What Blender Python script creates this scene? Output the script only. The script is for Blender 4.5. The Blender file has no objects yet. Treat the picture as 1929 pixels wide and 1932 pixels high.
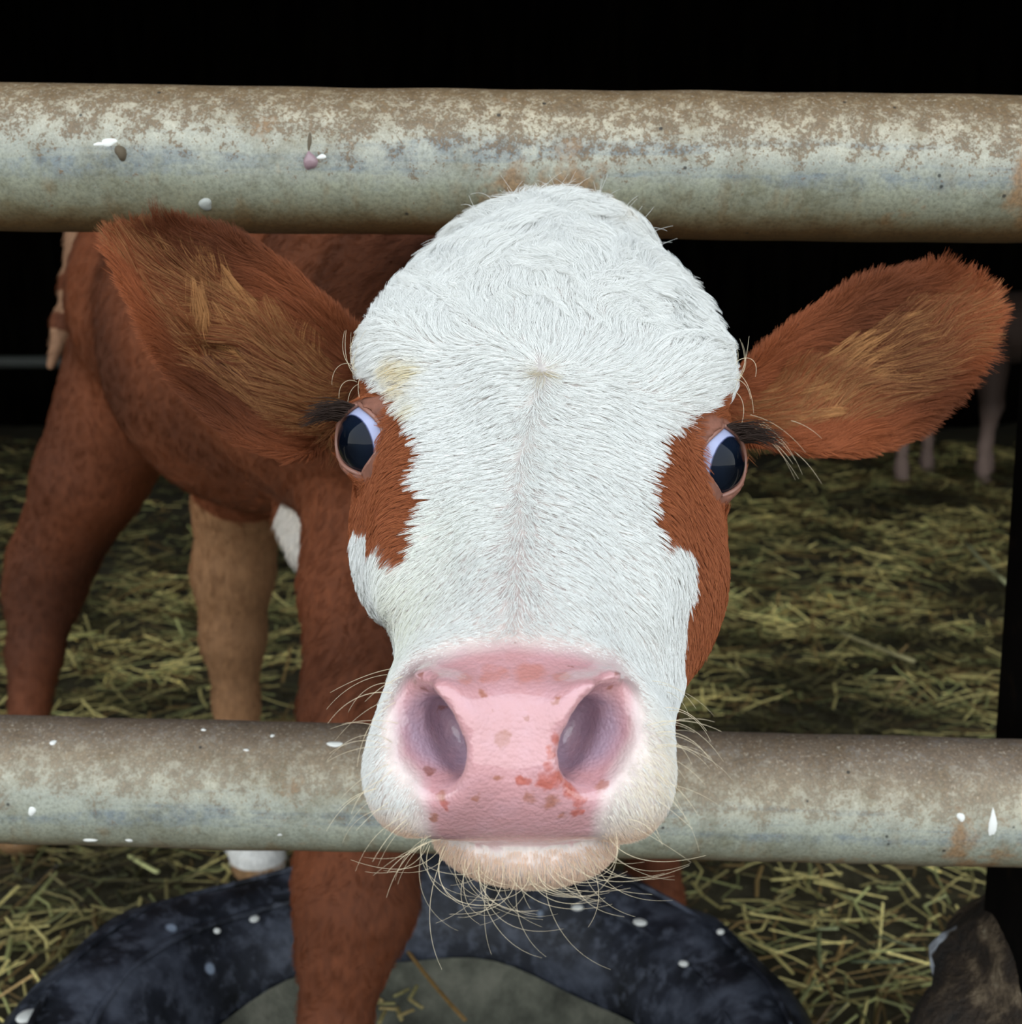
import bpy, math, random
import numpy as np
from mathutils import Vector, Matrix

# ------------------------------------------------------------------ camera, world, light, exposure
SC = bpy.context.scene
COL = SC.collection
IW, IH, FPX = 1929.0, 1932.0, 2328.0
CAMH = 0.78
PITCH = math.radians(9.5)
SP, CP = math.sin(PITCH), math.cos(PITCH)

cam_data = bpy.data.cameras.new('camera')
cam = bpy.data.objects.new('camera', cam_data)
COL.objects.link(cam)
cam.location = (0, 0, CAMH)
cam.rotation_euler = (math.pi / 2 - PITCH, 0, 0)
cam_data.sensor_fit = 'HORIZONTAL'
cam_data.sensor_width = 36.0
cam_data.lens = 36.0 * FPX / IW
cam_data.clip_start = 0.02
cam_data.clip_end = 200
cam_data.dof.use_dof = True
cam_data.dof.focus_distance = 0.47
cam_data.dof.aperture_fstop = cam_data.lens / 2.4     # about 2.4 mm pupil, a phone's
SC.camera = cam

SC.view_settings.view_transform = 'Standard'
SC.view_settings.look = 'None'
SC.view_settings.gamma = 1.0
SC.view_settings.use_curve_mapping = False
SC.view_settings.exposure = 0.50
SC.cycles.max_bounces = 8
SC.cycles.diffuse_bounces = 4
SC.cycles.glossy_bounces = 3

world = bpy.data.worlds.new('overcast_sky')
SC.world = world
world.use_nodes = True
wn = world.node_tree
wn.nodes.clear()
w_out = wn.nodes.new('ShaderNodeOutputWorld')
w_bg = wn.nodes.new('ShaderNodeBackground')
w_tc = wn.nodes.new('ShaderNodeTexCoord')
w_sep = wn.nodes.new('ShaderNodeSeparateXYZ')
w_ramp = wn.nodes.new('ShaderNodeValToRGB')
w_ramp.color_ramp.elements[0].position = 0.0
w_ramp.color_ramp.elements[0].color = (0.86, 0.89, 0.88, 1)
w_ramp.color_ramp.elements[1].position = 0.9
w_ramp.color_ramp.elements[1].color = (0.74, 0.85, 0.96, 1)
wn.links.new(w_tc.outputs['Generated'], w_sep.inputs[0])
wn.links.new(w_sep.outputs['Z'], w_ramp.inputs[0])
wn.links.new(w_ramp.outputs[0], w_bg.inputs[0])
w_bg.inputs[1].default_value = 2.1
wn.links.new(w_bg.outputs[0], w_out.inputs[0])

rng = np.random.default_rng(7)
random.seed(7)

# ------------------------------------------------------------------ helpers
CAMLOC = np.array([0, 0, CAMH])
CX, CY, CZ = np.array([1., 0, 0]), np.array([0, SP, CP]), np.array([0, CP, -SP])

def W(px, py, d):
    """The world point whose image lies at (px, py) at axial distance d from the photograph's viewpoint."""
    x = (px - IW / 2) / FPX * d
    y = (IH / 2 - py) / FPX * d
    return CAMLOC + CX * x + CY * y + CZ * d

def nrm(v):
    v = np.asarray(v, float)
    return v / np.linalg.norm(v)

def new_obj(name, data, parent=None):
    o = bpy.data.objects.new(name, data)
    COL.objects.link(o)
    if parent is not None:
        o.parent = parent
    return o

def mesh_obj(name, verts, faces, mat=None, parent=None, smooth=True):
    me = bpy.data.meshes.new(name)
    me.from_pydata([tuple(map(float, v)) for v in verts], [], [tuple(map(int, f)) for f in faces])
    me.update()
    if smooth:
        me.polygons.foreach_set('use_smooth', np.ones(len(me.polygons), bool))
    if mat is not None:
        me.materials.append(mat)
    return new_obj(name, me, parent)

def np_mesh(name, verts, quads, mat=None, parent=None, smooth=True):
    """A mesh from numpy arrays of vertices and of quads (n, 4) or triangles (n, 3)."""
    me = bpy.data.meshes.new(name)
    k = quads.shape[1]
    me.vertices.add(len(verts))
    me.vertices.foreach_set('co', np.ascontiguousarray(verts, np.float32).ravel())
    me.loops.add(quads.size)
    me.loops.foreach_set('vertex_index', np.ascontiguousarray(quads, np.int32).ravel())
    me.polygons.add(len(quads))
    me.polygons.foreach_set('loop_start', np.arange(0, quads.size, k, dtype=np.int32))
    me.polygons.foreach_set('loop_total', np.full(len(quads), k, np.int32))
    me.update(calc_edges=True)
    me.polygons.foreach_set('use_smooth', np.full(len(quads), smooth))
    if mat is not None:
        me.materials.append(mat)
    return new_obj(name, me, parent)

def tag(o, label=None, category=None, group=None, kind=None):
    if label: o['label'] = label
    if category: o['category'] = category
    if group: o['group'] = group
    if kind: o['kind'] = kind
    return o

def add_color(me, name, cols, domain='POINT'):
    a = me.attributes.new(name, 'FLOAT_COLOR', domain)
    c = np.ones((len(cols), 4), np.float32)
    c[:, :3] = cols
    a.data.foreach_set('color', c.ravel())

class NT:
    """Small node-tree builder."""
    def __init__(self, name):
        self.m = bpy.data.materials.new(name)
        self.m.use_nodes = True
        self.t = self.m.node_tree
        self.t.nodes.clear()
        self.out = self.t.nodes.new('ShaderNodeOutputMaterial')
        self.b = self.t.nodes.new('ShaderNodeBsdfPrincipled')
        self.t.links.new(self.b.outputs[0], self.out.inputs[0])
    def n(self, kind, **kw):
        x = self.t.nodes.new(kind)
        for k, v in kw.items():
            setattr(x, k, v)
        return x
    def l(self, a, b):
        self.t.links.new(a, b)
    def val(self, sock, v):
        if hasattr(v, 'is_output') or isinstance(v, bpy.types.NodeSocket):
            self.l(v, sock)
        else:
            sock.default_value = v
    def coord(self, which='Object'):
        return self.n('ShaderNodeTexCoord').outputs[which]
    def mapping(self, vec, scale=(1, 1, 1), loc=(0, 0, 0)):
        x = self.n('ShaderNodeMapping')
        self.l(vec, x.inputs[0])
        x.inputs['Scale'].default_value = scale
        x.inputs['Location'].default_value = loc
        return x.outputs[0]
    def noise(self, vec, scale, detail=4, rough=0.55, dist=0.0):
        x = self.n('ShaderNodeTexNoise')
        self.l(vec, x.inputs['Vector'])
        x.inputs['Scale'].default_value = scale
        x.inputs['Detail'].default_value = detail
        x.inputs['Roughness'].default_value = rough
        x.inputs['Distortion'].default_value = dist
        return x.outputs['Fac']
    def voro(self, vec, scale, feature='F1', rand=1.0):
        x = self.n('ShaderNodeTexVoronoi', feature=feature)
        self.l(vec, x.inputs['Vector'])
        x.inputs['Scale'].default_value = scale
        x.inputs['Randomness'].default_value = rand
        return x
    def ramp(self, fac, stops):
        x = self.n('ShaderNodeValToRGB')
        self.l(fac, x.inputs[0])
        e = x.color_ramp.elements
        while len(e) > 1:
            e.remove(e[-1])
        for i, (p, c) in enumerate(stops):
            if i == 0:
                e[0].position = p
            else:
                e.new(p)
            c = (c, c, c) if isinstance(c, (int, float)) else c
            e[i].color = (*c[:3], 1)
        return x.outputs[0]
    def math(self, op, a, b=0.0, c=None, clamp=False):
        x = self.n('ShaderNodeMath', operation=op, use_clamp=clamp)
        self.val(x.inputs[0], a)
        self.val(x.inputs[1], b)
        if c is not None:
            self.val(x.inputs[2], c)
        return x.outputs[0]
    def mix(self, fac, a, b, mode='MIX'):
        x = self.n('ShaderNodeMix', data_type='RGBA', blend_type=mode)
        self.val(x.inputs['Factor'], fac)
        A = [s for s in x.inputs if s.name == 'A' and s.type == 'RGBA'][0]
        B = [s for s in x.inputs if s.name == 'B' and s.type == 'RGBA'][0]
        for s, v in ((A, a), (B, b)):
            if isinstance(v, tuple):
                s.default_value = (*v[:3], 1)
            else:
                self.l(v, s)
        return [s for s in x.outputs if s.type == 'RGBA'][0]
    def attr(self, name):
        return self.n('ShaderNodeAttribute', attribute_name=name).outputs
    def bump(self, h, strength=0.5, dist=0.002, prev=None):
        x = self.n('ShaderNodeBump')
        self.l(h, x.inputs['Height'])
        x.inputs['Strength'].default_value = strength
        x.inputs['Distance'].default_value = dist
        if prev is not None:
            self.l(prev, x.inputs['Normal'])
        return x.outputs[0]
    def set(self, **kw):
        for k, v in kw.items():
            s = self.b.inputs[k.replace('_', ' ')]
            if isinstance(v, tuple) and len(v) == 3 and s.type == 'RGBA':
                v = (*v, 1)
            self.val(s, v)
        return self.m

def srgb(r, g, b):
    f = lambda c: (c / 255 / 12.92) if c / 255 <= 0.04045 else ((c / 255 + 0.055) / 1.055) ** 2.4
    return (f(r), f(g), f(b))

# cheap smooth 3-D value noise from sines (vectorised)
class SinNoise:
    def __init__(self, seed, n=7):
        r = np.random.default_rng(seed)
        d = r.normal(size=(n, 3))
        self.k = d / np.linalg.norm(d, axis=1)[:, None] * r.uniform(0.6, 1.6, (n, 1))
        self.p = r.uniform(0, 6.283, n)
    def __call__(self, p, scale):
        return np.sin((p * scale) @ self.k.T + self.p).sum(1) / math.sqrt(len(self.p) / 2)

# ------------------------------------------------------------------ the barn: large structure
def box(name, lo, hi, mat, parent=None, kind='structure'):
    x0, y0, z0 = lo; x1, y1, z1 = hi
    v = [(x0, y0, z0), (x1, y0, z0), (x1, y1, z0), (x0, y1, z0), (x0, y0, z1), (x1, y0, z1), (x1, y1, z1), (x0, y1, z1)]
    f = [(3, 2, 1, 0), (4, 5, 6, 7), (0, 1, 5, 4), (1, 2, 6, 5), (2, 3, 7, 6), (3, 0, 4, 7)]
    o = mesh_obj(name, v, f, mat, parent, smooth=False)
    if kind: o['kind'] = kind
    return o

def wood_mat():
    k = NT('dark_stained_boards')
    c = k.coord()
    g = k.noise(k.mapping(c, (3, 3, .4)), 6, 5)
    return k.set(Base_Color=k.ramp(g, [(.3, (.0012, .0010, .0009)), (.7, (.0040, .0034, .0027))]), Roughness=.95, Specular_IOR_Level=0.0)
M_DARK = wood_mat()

def floor_mat():
    k = NT('trodden_dung_and_soil')
    c = k.coord()
    a = k.noise(c, 5, 6, .6)
    b = k.noise(c, 38, 5, .65)
    col = k.mix(b, k.ramp(a, [(.35, (.020, .014, .007)), (.65, (.060, .046, .020))]), (.085, .072, .030), 'MIX')
    return k.set(Base_Color=col, Roughness=.9, Normal=k.bump(b, .9, .02))
M_FLOOR = floor_mat()
M_YARD = NT('yard_concrete')
_a = M_YARD.noise(M_YARD.coord(), 3, 5)
M_YARD = M_YARD.set(Base_Color=M_YARD.ramp(_a, [(.3, (.09, .09, .085)), (.7, (.15, .145, .135))]), Roughness=.9)

BX, BY, BZ = 5.5, 8.2, 2.75
SN1, SN2 = SinNoise(11), SinNoise(12)
def ground_z(x, y):
    p = np.stack([np.asarray(x, float), np.asarray(y, float), np.zeros_like(np.asarray(x, float))], -1).reshape(-1, 3)
    m = np.clip((p[:, 1] - 1.5) / 1.0, 0, 1)
    return (.012 * SN1(p, 7.0) + .008 * SN2(p, 21.0)) * (.25 + .75 * m)

nx, ny = 150, 130
gx, gy = np.meshgrid(np.linspace(-BX, BX, nx), np.concatenate([np.linspace(.45, 3, 70), np.linspace(3.05, BY, 60)]))
gv = np.stack([gx.ravel(), gy.ravel(), ground_z(gx.ravel(), gy.ravel()) - .012], 1)
ii = (np.arange(ny - 1)[:, None] * nx + np.arange(nx - 1)).ravel()
gq = np.stack([ii, ii + 1, ii + nx + 1, ii + nx], 1)
tag(np_mesh('floor', gv, gq, M_FLOOR), kind='structure')
box('yard_ground', (-14, -14, -.30), (14, .45, -.02), M_YARD)
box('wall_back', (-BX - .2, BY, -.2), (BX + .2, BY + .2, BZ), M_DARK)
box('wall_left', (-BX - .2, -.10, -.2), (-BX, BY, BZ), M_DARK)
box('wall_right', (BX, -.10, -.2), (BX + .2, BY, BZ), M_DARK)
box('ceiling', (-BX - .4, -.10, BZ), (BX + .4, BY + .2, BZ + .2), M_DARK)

# ------------------------------------------------------------------ feed barrier: two galvanised rails and a post
def rail_mat(name, bands, speck, rustlow):
    """bands: colours from the underside (0) to the crown (1) of the tube - zinc, lime and the dirt that has settled on top."""
    k = NT(name)
    c = k.coord()
    sep = k.n('ShaderNodeSeparateXYZ'); k.l(c, sep.inputs[0])
    x, y, z = sep.outputs
    # height around the tube on the side facing the yard, 0 below .. 1 on top
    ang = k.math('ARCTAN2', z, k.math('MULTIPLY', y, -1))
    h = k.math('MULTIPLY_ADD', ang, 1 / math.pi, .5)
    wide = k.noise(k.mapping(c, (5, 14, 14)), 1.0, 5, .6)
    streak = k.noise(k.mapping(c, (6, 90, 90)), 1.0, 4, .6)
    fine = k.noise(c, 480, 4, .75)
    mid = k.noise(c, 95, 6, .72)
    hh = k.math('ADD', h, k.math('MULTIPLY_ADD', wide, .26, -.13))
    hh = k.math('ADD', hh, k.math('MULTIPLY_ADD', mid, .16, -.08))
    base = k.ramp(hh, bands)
    # grey-blue drag lines where the zinc shows
    ln = k.ramp(streak, [(.50, 0.0), (.60, 1.0)])
    zone = k.ramp(hh, [(.36, 0.0), (.44, 1.0), (.56, 1.0), (.66, 0.0)])
    base = k.mix(k.math('MULTIPLY', k.math('MULTIPLY', k.math('MULTIPLY', ln, zone), .85), k.ramp(mid, [(.40, 0.25), (.56, 1.0)])), base, (.17, .205, .225))
    # rust that has run down from the crown
    cyl = k.n('ShaderNodeCombineXYZ'); k.l(x, cyl.inputs[0]); k.l(k.math('MULTIPLY', h, .05), cyl.inputs[1])
    run = k.ramp(k.noise(cyl.outputs[0], 46, 4, .65), [(.55, 0.0), (.68, 1.0)])
    runz = k.ramp(k.math('ADD', hh, k.math('MULTIPLY_ADD', k.noise(cyl.outputs[0], 9, 3), .5, -.25)), [(.12, 1.0), (.36, .8), (.52, 0.0)])
    base = k.mix(k.math('MULTIPLY', k.math('MULTIPLY', run, runz), .6), base, (.19, .115, .045))
    wash = k.noise(k.mapping(c, loc=(2, 5, 1)), 34, 6, .72)
    base = k.mix(1.0, base, k.ramp(wash, [(.30, (.66, .62, .54)), (.48, (1, 1, 1)), (.70, (1.18, 1.16, 1.12))]), 'MULTIPLY')
    # brown grains of dried dung, thick on top
    gr = k.math('ADD', k.math('MULTIPLY', fine, .55), k.math('MULTIPLY', mid, .45))
    up = k.ramp(hh, [(.40, 0.0), (.58, .6), (.9, 1.0)])
    gm = k.ramp(k.math('ADD', gr, k.math('MULTIPLY_ADD', up, .17, -.10)), [(.482, 0.0), (.54, 1.0)])
    base = k.mix(k.math('MULTIPLY', gm, speck), base, k.mix(fine, (.042, .022, .008), (.19, .115, .052)))
    # pale grains
    pg = k.ramp(k.noise(k.mapping(c, loc=(3, 1, 2)), 520, 4, .65), [(.58, 0.0), (.66, 1.0)])
    base = k.mix(k.math('MULTIPLY', k.math('MULTIPLY', pg, up), .5), base, (.62, .56, .45))
    # rust patches and the rusty underside
    rp = k.ramp(k.noise(k.mapping(c, loc=(7, 0, 4)), 14, 5, .68), [(.60, 0.0), (.67, 1.0)])
    base = k.mix(k.math('MULTIPLY', rp, .75), base, k.mix(fine, (.16, .070, .022), (.34, .19, .08)))
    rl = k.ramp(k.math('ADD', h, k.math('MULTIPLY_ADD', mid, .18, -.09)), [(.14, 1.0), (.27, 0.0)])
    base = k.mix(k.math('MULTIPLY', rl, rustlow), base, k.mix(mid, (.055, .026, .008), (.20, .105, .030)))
    base = k.mix(1.0, base, k.ramp(fine, [(.36, (.74, .72, .68)), (.50, (1, 1, 1)), (.64, (1.22, 1.2, 1.16))]), 'MULTIPLY')
    # black pits
    v = k.voro(c, 85)
    pit = k.ramp(v.outputs['Distance'], [(.07, 1.0), (.11, 0.0)])
    pk = k.ramp(k.n('ShaderNodeSeparateXYZ').outputs[0], [(0, 0.0), (1, 1.0)]) if False else None
    sc = k.n('ShaderNodeSeparateColor'); k.l(v.outputs['Color'], sc.inputs[0])
    rare = k.math('GREATER_THAN', sc.outputs[0], .72)
    base = k.mix(k.math('MULTIPLY', k.math('MULTIPLY', pit, rare), .85), base, (.012, .011, .010))
    hgt = k.math('ADD', k.math('MULTIPLY', gm, .6), k.math('MULTIPLY', fine, .5))
    return k.set(Base_Color=base, Metallic=0.0, Roughness=.62, Normal=k.bump(hgt, .45, .0012))

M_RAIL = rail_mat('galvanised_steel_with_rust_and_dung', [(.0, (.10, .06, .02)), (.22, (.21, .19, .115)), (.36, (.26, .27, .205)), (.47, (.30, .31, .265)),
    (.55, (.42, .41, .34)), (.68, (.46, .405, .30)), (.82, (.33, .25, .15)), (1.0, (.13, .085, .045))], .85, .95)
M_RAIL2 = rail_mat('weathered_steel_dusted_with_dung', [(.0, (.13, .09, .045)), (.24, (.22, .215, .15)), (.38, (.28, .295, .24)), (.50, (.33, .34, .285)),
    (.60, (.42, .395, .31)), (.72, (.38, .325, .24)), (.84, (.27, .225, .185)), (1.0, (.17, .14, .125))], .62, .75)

barrier = new_obj('feed_barrier', None)
barrier.location = (.37, .72, 0)
tag(barrier, 'grey weathered steel pipe barrier with two rails that the calf looks through', 'barrier')
bpy.context.view_layer.update()
def to_parent(o, parent):
    o.parent = parent
    o.matrix_parent_inverse = parent.matrix_world.inverted()
    return o

RAIL_R = .038
def rail(p0, p1, mat, seed):
    """A straight tube along local X with slight dents; local -Y faces the yard."""
    L = np.linalg.norm(p1 - p0)
    nx_, na = 420, 64
    xs = np.linspace(-L / 2, L / 2, nx_)
    an = np.linspace(0, 2 * math.pi, na, endpoint=False)
    X, A = np.meshgrid(xs, an, indexing='ij')
    P = np.stack([X, np.cos(A) * RAIL_R, np.sin(A) * RAIL_R], -1).reshape(-1, 3)
    s1 = SinNoise(seed)
    k = 1 + .006 * s1(P, 25) + .004 * s1(P, 90)
    P[:, 1:] *= k[:, None]
    i, j = np.meshgrid(np.arange(nx_ - 1), np.arange(na), indexing='ij')
    j2 = (j + 1) % na
    q = np.stack([i * na + j, (i + 1) * na + j, (i + 1) * na + j2, i * na + j2], -1).reshape(-1, 4)[:, ::-1]
    o = np_mesh('rail', P, q, mat)
    xa = nrm(p1 - p0); za = nrm(np.array([0, 0, 1.]) - xa * xa[2]); ya = np.cross(za, xa)
    m = Matrix(np.stack([xa, ya, za], 1).tolist()).to_4x4()
    m.translation = Vector((p0 + p1) / 2)
    o.matrix_world = m
    to_parent(o, barrier)
    return o
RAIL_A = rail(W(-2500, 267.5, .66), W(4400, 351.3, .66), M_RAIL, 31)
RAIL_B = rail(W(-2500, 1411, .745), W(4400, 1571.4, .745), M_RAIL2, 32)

def post_mat():
    k = NT('black_painted_post')
    c = k.coord()
    a = k.noise(c, 22, 5, .65)
    return k.set(Base_Color=k.ramp(a, [(.4, (.0016, .0014, .0012)), (.62, (.004, .003, .0025)), (.75, (.012, .007, .0035))]), Roughness=.9, Specular_IOR_Level=.06, Normal=k.bump(a, .4, .003))
M_POST = post_mat()

def bevel_box(name, lo, hi, r, mat, parent):
    """An upright square tube with rounded edges."""
    x0, y0, z0 = lo; x1, y1, z1 = hi
    ring = []
    for cx_, cy_, a0 in ((x1 - r, y1 - r, 0), (x0 + r, y1 - r, 90), (x0 + r, y0 + r, 180), (x1 - r, y0 + r, 270)):
        for k in range(5):
            a = math.radians(a0 + k * 22.5)
            ring.append((cx_ + r * math.cos(a), cy_ + r * math.sin(a)))
    n = len(ring)
    zs = np.linspace(z0, z1, 24)
    v = [(x, y, z) for z in zs for x, y in ring]
    f = [(k * n + i, k * n + (i + 1) % n, (k + 1) * n + (i + 1) % n, (k + 1) * n + i) for k in range(len(zs) - 1) for i in range(n)]
    f += [tuple(range(n))[::-1], tuple((len(zs) - 1) * n + i for i in range(n))]
    o = mesh_obj(name, v, f, mat)
    to_parent(o, parent)
    return o
post = bevel_box('post', (.340, .747, -.02), (.430, .837, .90), .012, M_POST, barrier)
post['label'] = 'black upright post'

# ------------------------------------------------------------------ the calf as one distance field
def smin(a, b, k):
    h = np.clip(0.5 + 0.5 * (b - a) / k, 0, 1)
    return b * (1 - h) + a * h - k * h * (1 - h)

def smax(a, b, k):
    return -smin(-a, -b, k)

def capsule(p, a, ra, b, rb):
    ab = b - a
    t = np.clip(((p - a) @ ab) / (ab @ ab), 0, 1)
    return np.linalg.norm(p - (a + t[:, None] * ab), axis=1) - (ra + (rb - ra) * t)

def ellipsoid(p, c, axes, r):
    q = (p - c) @ np.array(axes).T / np.array(r)
    k0 = np.linalg.norm(q, axis=1)
    k1 = np.linalg.norm(q / np.array(r), axis=1)
    return np.where(k0 < 1e-6, -min(r), k0 * (k0 - 1) / np.maximum(k1, 1e-9))

def rbox(p, c, axes, h, r):
    q = np.abs((p - c) @ np.array(axes).T) - (np.array(h) - r)
    return np.linalg.norm(np.maximum(q, 0), axis=1) + np.minimum(q.max(1), 0) - r

# head frame: n0 front of the nose bridge, axis ha towards the poll, hu to the calf's left (photo's right), hv out of the forehead
N0 = W(968, 1260, 0.385)
T0 = W(1058, 400, 0.600)
ha = nrm(T0 - N0)
hu = nrm(W(1362, 868, 0.52) - W(680, 830, 0.52))
hu = nrm(hu - ha * (hu @ ha))
hv = np.cross(ha, hu)
if hv @ CZ > 0: hv = -hv
HF = np.stack([hu, hv, ha])

def hl(p):
    return (p - N0) @ HF.T
def hp(u, v, w):
    return N0 + hu * u + hv * v + ha * w

ST_W   = np.array([-.030, -.012, .010, .035, .060, .090, .120, .150, .180, .210, .235, .260, .280, .296, .306])
ST_HW  = np.array([.018, .030, .038, .042, .046, .052, .060, .068, .075, .077, .071, .061, .051, .038, .020])
ST_TOP = np.array([-.016, -.008, -.003, -.002, -.003, -.003, .000, .006, .011, .013, .012, .008, .002, -.008, -.020])
ST_BOT = np.array([-.05, -.062, -.072, -.078, -.084, -.095, -.112, -.130, -.142, -.145, -.140, -.130, -.115, -.09, -.06])

EYES = []
for px, py, sgn in ((712, 832, -1), (1330, 872, 1)):
    c = W(px, py, 0.520)
    g = nrm(CX * sgn * 0.72 + CY * 0.02 - CZ * 0.70)
    e1 = nrm(CY + CX * (-0.16 * sgn) * -1)
    e1 = nrm(e1 - g * (e1 @ g))
    e2 = np.cross(g, e1)
    if e2 @ CX * sgn > 0: e2 = -e2            # e2 points to the face's midline
    look = nrm(CX * sgn * 0.77 - CY * 0.22 - CZ * 0.60)
    EYES.append(dict(c=c, g=g, e1=e1, e2=e2, look=look, s=sgn, R=0.0165))

EARS = []
def ear(B, T, s, top, bot, sgn):
    es = nrm(T - B)
    n = -CZ + CX * (-0.25 * sgn) + CY * -0.05
    n = nrm(n - es * (n @ es))
    et = np.cross(n, es)
    if et @ CY < 0: et = -et
    k = 0.585 / FPX
    EARS.append(dict(B=B, es=es, n=n, et=et, s=np.array(s) * k, top=np.array(top) * k, bot=np.array(bot) * k, sgn=sgn))
ear(W(640, 720, .585), W(185, 450, .575), [-40, 0, 80, 160, 245, 320, 396, 448, 478, 497],
    [70, 95, 112, 130, 140, 134, 102, 66, 36, 4], [-140, -175, -196, -190, -166, -126, -76, -42, -22, -3], -1)
ear(W(1400, 790, .585), W(1905, 560, .60), [-40, 0, 70, 150, 230, 300, 395, 450, 498, 526, 540],
    [50, 75, 98, 122, 138, 146, 135, 112, 80, 48, 10], [-40, -62, -110, -152, -170, -165, -130, -94, -60, -32, -7], 1)

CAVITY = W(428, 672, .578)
def ear_local(E, p):
    q = p - E['B']
    return q @ E['es'], q @ E['et'], q @ E['n']

def ear_sdf(E, p):
    s, t, z = ear_local(E, p)
    top = np.interp(s, E['s'], E['top']); bot = np.interp(s, E['s'], E['bot'])
    c = (top + bot) / 2; hw = (top - bot) / 2
    x = (t - c) / np.maximum(hw, 0.004)
    xc = np.clip(x, -1.3, 1.3)
    L = E['s'][-1]
    f = np.clip(1 - s / L, 0, 1)
    z0 = (0.010 + 0.016 * f) * (xc * xc - 0.55) + 0.010 * np.clip(s / L, 0, 1) ** 2
    th = 0.0030 + 0.0026 * f
    dz = np.abs(z - z0) - th
    dt = np.abs(t - c) - hw
    ds = np.maximum(s - L, E['s'][0] - s)
    r = smax(smax(dz, dt * 0.7, 0.006), ds, 0.006)
    if E['sgn'] < 0:        # the dark hollow under the tuft
        r = smax(r, -ellipsoid(p, CAVITY, (E['es'], E['et'], E['n']), (.0140, .0055, .012)), .003)
    return r

MU = nrm(CX - CY * 0.045)
MV = nrm(CY + CX * 0.045)
MZ = CZ
def muzzle_pt(px, py, d): return W(px, py, d)

MUZ_C = W(981, 1397, 0.410)
NOSTR = []
for a, b, sgn in (((806, 1335), (848, 1425), -1), ((1134, 1330), (1082, 1430), 1)):
    A, B_ = W(*a, 0.384), W(*b, 0.384)
    ax = nrm(B_ - A)
    az = nrm(MZ - ax * (MZ @ ax))
    NOSTR.append(dict(c=(A + B_) / 2 + MZ * 0.0, ax=ax, az=az, ay=np.cross(az, ax), s=sgn))

RIDGES = [[W(798, 1286, .3850), W(830, 1316, .3765), W(868, 1368, .3755), W(888, 1430, .378), W(870, 1475, .381)],
          [W(1156, 1281, .3850), W(1120, 1316, .3765), W(1078, 1365, .3755), W(1050, 1430, .378), W(1073, 1475, .381)]]

CROWN_N = SinNoise(77)
def head_sdf(p):
    q = hl(p)
    u, v, w = q[:, 0], q[:, 1], q[:, 2]
    hw = np.interp(w, ST_W, ST_HW); top = np.interp(w, ST_W, ST_TOP); bot = np.interp(w, ST_W, ST_BOT)
    cv = top * 0.42 + bot * 0.58
    hv_ = np.where(v > cv, top - cv, cv - bot)
    n = 2.35
    r = ((np.abs(u) / hw) ** n + (np.abs(v - cv) / hv_) ** n) ** (1 / n)
    d = (r - 1) * np.minimum(hw, hv_)
    d = smax(d, np.maximum(ST_W[0] - w, w - ST_W[-1]), 0.012)
    # cheeks, brow
    for s in (-1, 1):
        d = smin(d, ellipsoid(q, np.array([s * .048, -.075, .150]), np.eye(3), (.030, .045, .062)), .02)
        d = smin(d, ellipsoid(q, np.array([s * .060, -.016, .186]), np.eye(3), (.020, .020, .032)), .02)
        d = smin(d, ellipsoid(q, np.array([s * .046, -.028, .100]), np.eye(3), (.014, .018, .05)), .02)
    d = smin(d, ellipsoid(q, np.array([.0605, -.066, .114]), np.eye(3), (.014, .030, .044)), .028)
    d = smin(d, capsule(q, np.array([.052, -.055, .10]), .020, np.array([.036, -.055, .02]), .018), .02)
    d = smin(d, ellipsoid(q, np.array([0., -.016, .281]), np.eye(3), (.042, .022, .018)), .02)
    d = smin(d, ellipsoid(q, np.array([0., -.036, .228]), np.eye(3), (.066, .044, .054)), .025)
    # muzzle and chin
    m = rbox(p, MUZ_C, (MU, MV, MZ), (.0440, .0270, .034), .0235)
    m = smin(m, ellipsoid(p, W(776, 1455, .408), (MU, MV, MZ), (.0145, .0195, .022)), .012)
    m = smin(m, ellipsoid(p, W(1184, 1460, .408), (MU, MV, MZ), (.0145, .0205, .022)), .012)
    for R in RIDGES:
        for a, b in zip(R[:-1], R[1:]):
            m = smin(m, capsule(p, a, .0034 if a is R[0] else .0042, b, .0042), .008)
    m = smin(m, capsule(p, W(880, 1335, .381), .005, W(1080, 1332, .381), .005), .010)
    d = smin(d, m, .016)
    for N in NOSTR:
        ax = (N['ax'], N['ay'], N['az'])
        d = smax(d, -ellipsoid(p, N['c'] + CX * N['s'] * .0050 - CZ * .008, ax, (.0175, .0120, .0165)), .006)
        d = smax(d, -ellipsoid(p, N['c'] + N['ax'] * .0025 + CZ * .005 - CX * N['s'] * .0026, ax, (.0128, .0068, .0165)), .0045)
    ch = ellipsoid(p, W(992, 1572, .425), (MU, MV, MZ), (.0315, .0155, .034))
    d = smin(d, ch, .0016)
    # tousled crown: the coat lies in shallow waves
    wv = np.clip((w - .19) / .03, 0, 1) * np.clip((.085 - np.abs(u)) / .02, 0, 1)
    d = d - .0015 * wv * CROWN_N(p * np.array([1, .8, .8]), 105)
    # eyes: lids, then the opening
    for E in EYES:
        k = p - E['c']
        d = smin(d, np.linalg.norm(k, axis=1) - .0192, .006)
        x, y, z = k @ E['e2'], k @ E['e1'], k @ E['g']
        t = np.clip(y / .0150, -1, 1)
        half = .0146 * (1 - np.abs(t) ** 2.2)
        op = np.maximum(np.abs(x - .0008) - half, np.abs(y) - .0150)
        op = np.maximum(op, .002 - z)
        d = smax(d, -op, .0026)
    return d

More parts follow.
